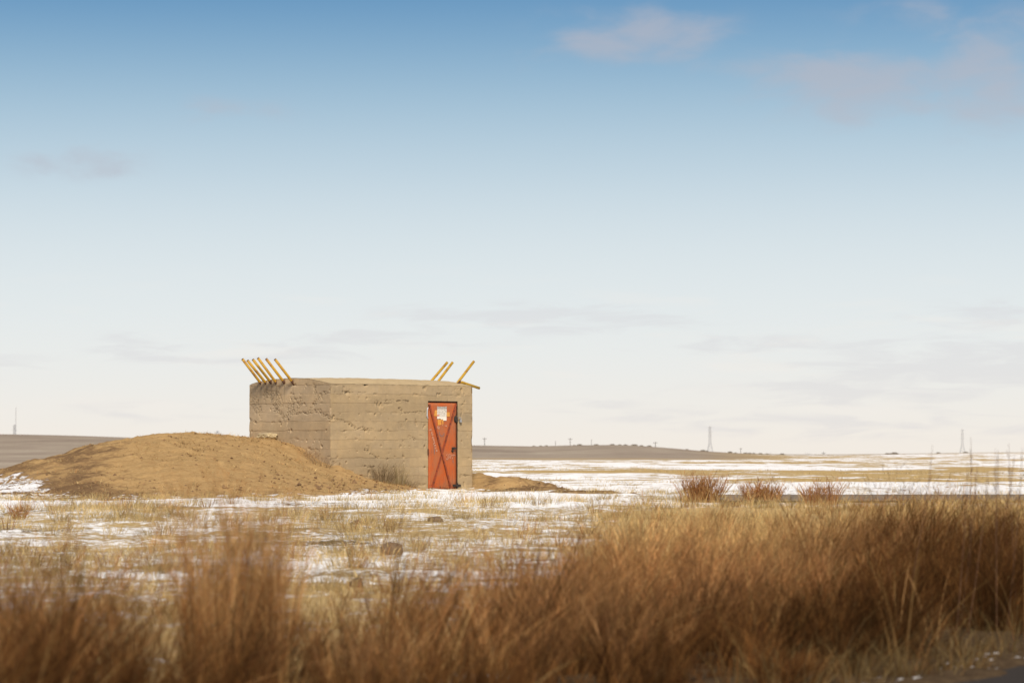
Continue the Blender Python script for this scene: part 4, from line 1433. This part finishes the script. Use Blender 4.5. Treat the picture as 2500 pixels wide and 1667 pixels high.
# ------------------------------------------------------------------ single shrubs and clumps
SHR = 'russet shrubs by the side road'
for px, base, d, w, h, n_, lab in [(1708, 1222, 55.0, 96, 66, 420, 'broad domed red shrub, left of the three by the side road'),
                                   (1868, 1226, 54.0, 104, 50, 420, 'low red shrub in the middle of the three by the side road'),
                                   (2008, 1230, 52.5, 84, 52, 190, 'open forked red shrub, right of the three by the side road')]:
    s_ = Sward()
    x_ = (px - 1250) / F * d
    Wm, Hm = w / F * d, h / F * d
    z0 = float(ground_z(x_, d, False))
    top_z = EYE + (HZ - (base - h)) / F * d
    hh_ = top_z - z0
    cxs = x_ + rng.normal(0, Wm * 0.18, 7)
    cys = d + rng.normal(0, Wm * 0.15, 7)
    if n_ == 190:
        cxs = np.concatenate([x_ - Wm * 0.28 + rng.normal(0, 0.03, 4), x_ + Wm * 0.26 + rng.normal(0, 0.03, 3)])
    tufts(s_, cxs, cys, n_ // 7, 0.15, hh_ * 0.72, hh_ * 1.16, 0.62, 0.011, SHRUB, SHRUB + SHRUB2, 3, 3, 0.05, even=True, sheaf=False)
    tufts(s_, cxs, cys, n_ // 10, 0.30, hh_ * 0.3, hh_ * 0.66, 0.5, 0.010, GOLD, GOLD, 3, 0, 0.05, even=True, sheaf=False)
    o = s_.build('shrub', (x_, d, z0))
    tag(o, lab, 'shrub', SHR)
s_ = Sward()
d = 46.5
x_ = (44 - 1250) / F * d
tufts(s_, np.array([x_, x_ + 0.05]), np.array([d, d]), 60, 0.1, 0.12, 0.26, 0.9, 0.009, SHRUB, SHRUB, 3, 1, 0.05, sheaf=False)
tag(s_.build('shrub', (x_, d, float(ground_z(x_, d)))), 'little red shrub alone on the snowy field below the left end of the heap', 'shrub')

# the tall clump standing up out of the belt
s_ = Sward()
d = 17.6
x_ = (585 - 1250) / F * d
cxs = x_ + np.linspace(-0.27, 0.27, 9) + rng.normal(0, 0.03, 9)
cys = d + rng.normal(0, 0.12, 9)
CL_B = [(0.54, 0.31, 0.125), (0.46, 0.24, 0.09), (0.60, 0.39, 0.17), (0.33, 0.155, 0.06)]
tufts(s_, cxs, cys, 100, 0.10, 0.90, 1.36, 0.10, 0.0056, CL_B, CL_B, 4, 2, 0.05, hscale=np.full(9, 1.10), even=True)
tufts(s_, cxs, cys, 9, 0.10, 1.36, 1.56, 0.08, 0.0042, CL_B, CL_B, 4, 1, 0.04, even=True)
tufts(s_, cxs, cys, 26, 0.14, 0.25, 0.7, 0.4, 0.0065, STRAW, STRAW, 3, 0, 0.05)
tag(s_.build('grass_clump', (x_, d, float(ground_z(x_, d)))), 'tall upright clump of pinkish brown bunchgrass standing alone above the belt', 'grass')
# tall bare stalks on the right
k = 0
ORD = ['first', 'second', 'third', 'fourth', 'fifth', 'sixth', 'seventh', 'eighth', 'ninth', 'tenth']
STALKS = [(2276, 1086, 23.0), (2370, 1065, 24.5), (2430, 1095, 22.6), (2462, 1083, 23.4), (2362, 1128, 22.0), (2385, 1132, 23.0), (2436, 1098, 24.0), (2495, 1092, 22.8), (2410, 1150, 22.5), (2476, 1110, 24.4)]
for px, top, d in STALKS:
    x_ = (px - 1250) / F * d
    z0 = float(ground_z(x_, d))
    zt_ = EYE + (HZ - top) / F * d
    m_ = MB()
    dx = rr.uniform(-0.34, 0.10)
    pts = [Vector((x_ + dx * (1 - t_) ** 1.3, d, z0 + (zt_ - z0) * t_)) for t_ in (0, 0.3, 0.6, 0.85, 1.0)]
    m_.tube([p - pts[0] for p in pts], [0.0036, 0.0034, 0.003, 0.0025, 0.0011], 5)
    for j in range(5):
        t_ = rr.uniform(0.62, 0.95)
        b_ = pts[0].lerp(pts[-1], t_) - pts[0]
        b_.x = (x_ + dx * (1 - t_) ** 1.3) - pts[0].x
        m_.tube([b_, b_ + Vector((rr.uniform(-0.03, 0.03), rr.uniform(-0.02, 0.02), rr.uniform(0.04, 0.09)))], [0.003, 0.0012], 4)
    o = m_.build('stalk', M_stalk if k else (M_stalk := mat_plain('dark_dry_stalk', (0.11, 0.055, 0.028), (0.17, 0.09, 0.045), 8.0, 0.9, 0.0)))
    o.location = pts[0]
    tag(o, 'tall bare dark stalk above the grass at the right, %s from the left' % ORD[sorted(t_[0] for t_ in STALKS).index(px)], 'stalk', 'tall stalks above the grass at the right')
    k += 1

# snow caught on the road's verge
bits = MB()
vv, ff = [], []
for i in range(900):
    s = rr.uniform(-14, 8)
    if vnoise(np.array([s * 1.7]), np.array([7.5]), 88)[0] < 0.42:
        continue
    w_ = abs(rr.gauss(0.0, 0.16)) + 0.03 + 0.35 * float(vnoise(np.array([s * 0.9]), np.array([2.5]), 89)[0]) * rr.random()
    p = RE0 + ROAD_E * s + ROAD_N * w_
    r_ = rr.uniform(0.008, 0.028)
    z0 = float(ground_z(p.x, p.y)) - 0.01
    n_ = 9
    b0 = len(vv)
    vv.append((p.x, p.y, z0 + r_ * 0.42))
    for ring, (rf, zf_) in enumerate([(0.55, 0.34), (1.0, -0.02)]):
        for k_ in range(n_):
            rj = r_ * rf * rr.uniform(0.65, 1.3)
            a_ = 6.2832 * k_ / n_
            vv.append((p.x + math.cos(a_) * rj * 2.6 * ROAD_E.x - math.sin(a_) * rj * ROAD_E.y, p.y + math.cos(a_) * rj * 2.6 * ROAD_E.y + math.sin(a_) * rj * ROAD_E.x, z0 + r_ * zf_))
    for k_ in range(n_):
        k2 = (k_ + 1) % n_
        ff.append((b0, b0 + 1 + k_, b0 + 1 + k2))
        ff.append((b0 + 1 + k_, b0 + 1 + n_ + k_, b0 + 1 + n_ + k2, b0 + 1 + k2))
me = bpy.data.meshes.new('snow')
me.from_pydata(vv, [], ff)
tag(obj('snow', me, M_snow), 'crusts of old snow along the asphalt edge', 'snow', kind='stuff')

# ------------------------------------------------------------------ far things on the skyline
def pylon(px, top, d, h, label, width=None):
    """lattice transmission tower: splayed legs, waist, shaft with three cross arms"""
    x_ = (px - 1250) / F * d
    ztop = EYE + (HZ - top) / F * d
    r_ = empty('pylon', (x_, d, ztop - h), R(72))
    wb, ww = h * 0.125, h * 0.030
    zw = h * 0.44
    t_ = 0.27
    lat = MB()
    for sx_ in (-1, 1):
        for sy_ in (-1, 1):
            lg = MB()
            lg.bar((sx_ * wb, sy_ * wb, 0), (sx_ * ww, sy_ * ww, zw), t_)
            lg.bar((sx_ * ww, sy_ * ww, zw), (sx_ * ww * 0.8, sy_ * ww * 0.8, h * 0.97), t_)
            lg.build('leg', M_galv, r_)
    lv = [0, 0.16, 0.28, 0.37, 0.44, 0.52, 0.60, 0.68, 0.76, 0.84, 0.92, 0.97]
    def half(f_):
        return wb + (ww - wb) * f_ / 0.44 if f_ < 0.44 else ww * (1 - 0.2 * (f_ - 0.44) / 0.53)
    for f0, f1 in zip(lv[:-1], lv[1:]):
        a0, a1 = half(f0), half(f1)
        for s_x in (-1, 1):
            lat.bar((-a0, s_x * a0, f0 * h), (a1, s_x * a1, f1 * h), t_ * 0.55)
            lat.bar((a0, s_x * a0, f0 * h), (-a1, s_x * a1, f1 * h), t_ * 0.55)
            lat.bar((s_x * a0, -a0, f0 * h), (s_x * a1, a1, f1 * h), t_ * 0.55)
            lat.bar((s_x * a1, -a1, f1 * h), (s_x * a1, a1, f1 * h), t_ * 0.55)
            lat.bar((-a1, s_x * a1, f1 * h), (a1, s_x * a1, f1 * h), t_ * 0.55)
    lat.build('lattice', M_galv, r_)['kind'] = 'stuff'
    for f_ in (0.66, 0.80, 0.94):
        am = MB()
        reach = h * 0.10
        am.tube([(0, -reach, f_ * h + 0.1), (0, 0, f_ * h + h * 0.02), (0, reach, f_ * h + 0.1)], t_ * 0.5, 4)
        am.build('cross_arm', M_galv, r_)
    pk = MB()
    pk.bar((0, 0, h * 0.955), (0, 0, h), t_ * 1.2)
    pk.build('peak', M_galv, r_)
    return tag(r_, label, 'pylon', 'transmission pylons on the skyline')


pylon(1733, 1039, 3200, 36, 'lattice pylon on the skyline nearest to the middle of the plain')
pylon(2349, 1046, 3300, 34, 'lattice pylon on the horizon above the tall stalks')
pylon(36, 1035, 3000, 34, 'lattice pylon on the far hill beside a thin mast')
pylon(531, 1050, 3100, 34, 'lattice pylon peeking over the earth heap beside the gable')


def pole(px, top, d, label, h=13.0, arm=True):
    x_ = (px - 1250) / F * d
    ztop = EYE + (HZ - top) / F * d
    r_ = empty('utility_pole', (x_, d, ztop - h), R(20))
    m_ = MB()
    m_.tube([(0, 0, 0), (0, 0, h)], [0.24, 0.16], 8)
    m_.build('pole', M_pole, r_, True)
    if arm:
        m_ = MB()
        m_.box((-1.2, -0.08, h - 0.75), (1.2, 0.08, h - 0.6))
        for q in (-1.05, -0.4, 0.4, 1.05):
            m_.tube([(q, 0, h - 0.6), (q, 0, h - 0.35)], 0.06, 6)
        m_.build('cross_arm', M_pole, r_)
    return tag(r_, label, 'utility pole', 'utility poles along the skyline')


pole(1183, 1068, 1500, 'utility pole just right of the bunker on the skyline')
pole(1392, 1069, 1500, 'tall utility pole on the hill above the earth bank')
pole(1356, 1076, 2300, 'faint thin utility pole left of the tall pole on the hill', arm=False)
pole(1444, 1072, 2400, 'faint thin utility pole right of the tall pole on the hill', arm=False)
pole(1600, 1078, 1500, 'utility pole near the right shoulder of the hill')
pole(1808, 1093, 2000, 'short utility pole on the horizon right of the middle pylon')
pole(2010, 1103, 1500, 'stub of a utility pole on the snowy horizon')
pole(587, 1066, 1500, 'short utility pole seen between the heap and the gable', arm=False)
# the mast beside the left pylon
d = 3050
h = 52.0
ztop = EYE + (HZ - 990) / F * d
x_ = (39 - 1250) / F * d
r_ = empty('radio_mast', (x_, d, ztop - h))
m_ = MB()
for k_ in range(3):
    a_ = 2.094 * k_
    m_.bar((0.5 * math.cos(a_), 0.5 * math.sin(a_), 0), (0.4 * math.cos(a_), 0.4 * math.sin(a_), h * 0.96), 0.16)
for i in range(26):
    z0, z1 = h * 0.96 * i / 26, h * 0.96 * (i + 1) / 26
    for k_ in range(3):
        a_, b_ = 2.094 * k_, 2.094 * (k_ + 1)
        m_.bar((0.45 * math.cos(a_), 0.45 * math.sin(a_), z0), (0.45 * math.cos(b_), 0.45 * math.sin(b_), z1), 0.09)
m_.build('mast_lattice', M_galv, r_)['kind'] = 'stuff'
m_ = MB()
m_.tube([(0, 0, h * 0.95), (0, 0, h)], [0.12, 0.05], 6)
m_.build('antenna', M_galv, r_)
tag(r_, 'tall thin radio mast beside the pylon on the far hill', 'mast')


# sage bushes on the crest
def bush_mesh(seed, n_=170):
    r_ = np.random.default_rng(seed)
    ph = r_.uniform(0, 2 * math.pi, n_)
    ct = r_.uniform(0.0, 1.0, n_)
    rad = r_.uniform(0.55, 1.0, n_) * (0.75 + 0.5 * r_.random(n_))
    st_ = np.sqrt(1 - ct ** 2)
    cen = np.stack([np.cos(ph) * st_ * rad, np.sin(ph) * st_ * rad, ct * rad * 0.72 + 0.02], -1)
    e1 = r_.normal(0, 1, (n_, 3))
    e1 /= np.linalg.norm(e1, axis=1)[:, None]
    e2 = np.cross(e1, r_.normal(0, 1, (n_, 3)))
    e2 /= np.linalg.norm(e2, axis=1)[:, None]
    s_ = r_.uniform(0.10, 0.24, n_)[:, None]
    V_ = np.stack([cen - e1 * s_, cen + e2 * s_ * 0.7, cen + e1 * s_, cen - e2 * s_ * 0.7], 1).reshape(-1, 3)
    Q_ = np.arange(4 * n_).reshape(-1, 4)
    C_ = np.repeat(np.array([(0.33, 0.28, 0.21)]) * r_.uniform(0.7, 1.3, (n_, 1)), 4, 0)
    return mesh_np('crown', V_, Q_, False, C_)


def stem_mesh():
    m_ = MB()
    for k_ in range(5):
        a_ = 1.257 * k_ + 0.3
        m_.tube([(0, 0, -0.15), (0.25 * math.cos(a_), 0.25 * math.sin(a_), 0.25), (0.6 * math.cos(a_), 0.6 * math.sin(a_), 0.5)], [0.06, 0.045, 0.015], 5)
    return m_.mesh('stems')


crowns = [bush_mesh(s) for s in (1, 2, 3, 4)]
for me_ in crowns:
    me_.materials.append(M_grass)
stems = stem_mesh()
stems.materials.append(M_bark)
bush_list = [(1303, 9), (1320, 8), (1334, 9), (1402, 7), (1415, 14), (1455, 12), (1495, 12), (1513, 9), (1527, 11), (1548, 16), (1566, 10), (1585, 13), (1677, 8), (1716, 15), (1726, 9),
             (1782, 15), (1795, 8), (1819, 12), (1830, 11), (1840, 10), (1856, 12), (1872, 9), (1909, 13), (2166, 14), (2183, 22), (2357, 13), (2290, 12)]
nb = len(bush_list)
WORDS = ['first', 'second', 'third', 'fourth', 'fifth', 'sixth', 'seventh', 'eighth', 'ninth', 'tenth', 'eleventh', 'twelfth', 'thirteenth', 'fourteenth', 'fifteenth',
         'sixteenth', 'seventeenth', 'eighteenth', 'nineteenth', 'twentieth', 'twenty-first', 'twenty-second', 'twenty-third', 'twenty-fourth', 'twenty-fifth', 'twenty-sixth', 'twenty-seventh']
for i, (px, w) in enumerate(bush_list):
    d = 585.0 + rr.uniform(-12, 12)
    x_ = (px - 1250) / F * d
    z0 = float(ground_z(x_, d, False))
    s_ = w / F * d / 2
    r_ = empty('bush', (x_, d, z0 - 0.05 * s_), rr.uniform(0, 6))
    cr = obj('crown', crowns[i % 4], None, r_)
    cr.scale = (s_ * 0.95, s_, s_ * 0.62)
    sm = obj('stems', stems, None, r_)
    sm.scale = (s_, s_, s_)
    tag(r_, 'dark sage bush on the skyline, %s from the bunker going right' % WORDS[i], 'bush', 'sage bushes along the crest')


# bare trees far off
def bare_tree(px, top, d, h, label, seed):
    r_ = random.Random(seed)
    x_ = (px - 1250) / F * d
    ztop = EYE + (HZ - top) / F * d
    root = empty('bare_tree', (x_, d, ztop - h))
    tr = MB()
    tr.tube([(0, 0, 0), (0.1, 0, h * 0.25), (0.0, 0.1, h * 0.5)], [h * 0.022, h * 0.017, h * 0.012], 6)
    tr.build('trunk', M_bark, root)
    tw = MB()
    def grow(p, dr, L, rad, lev):
        q = p + dr * L
        tw.tube([p, q], [rad, rad * 0.6], 4)
        if lev == 0:
            return
        for _ in range(3):
            nd = (dr + Vector((r_.uniform(-.8, .8), r_.uniform(-.8, .8), r_.uniform(-.25, .5)))).normalized()
            grow(p.lerp(q, r_.uniform(0.5, 1.0)), nd, L * r_.uniform(0.55, 0.8), rad * 0.6, lev - 1)
    for k_ in range(5):
        a_ = 1.257 * k_
        grow(Vector((0, 0, h * (0.2 + 0.07 * k_))), Vector((math.cos(a_) * 0.7, math.sin(a_) * 0.7, 0.8)).normalized(), h * 0.24, h * 0.012, 3)
    tw.build('crown', M_bark, root)
    return tag(root, label, 'tree', 'bare trees on the horizon')


bare_tree(1871, 1099, 1300, 9, 'bare tree on the horizon nearer to the middle pylon', 3)
bare_tree(1966, 1100, 1300, 9, 'bare tree on the horizon between the hill and the snowy rise', 5)
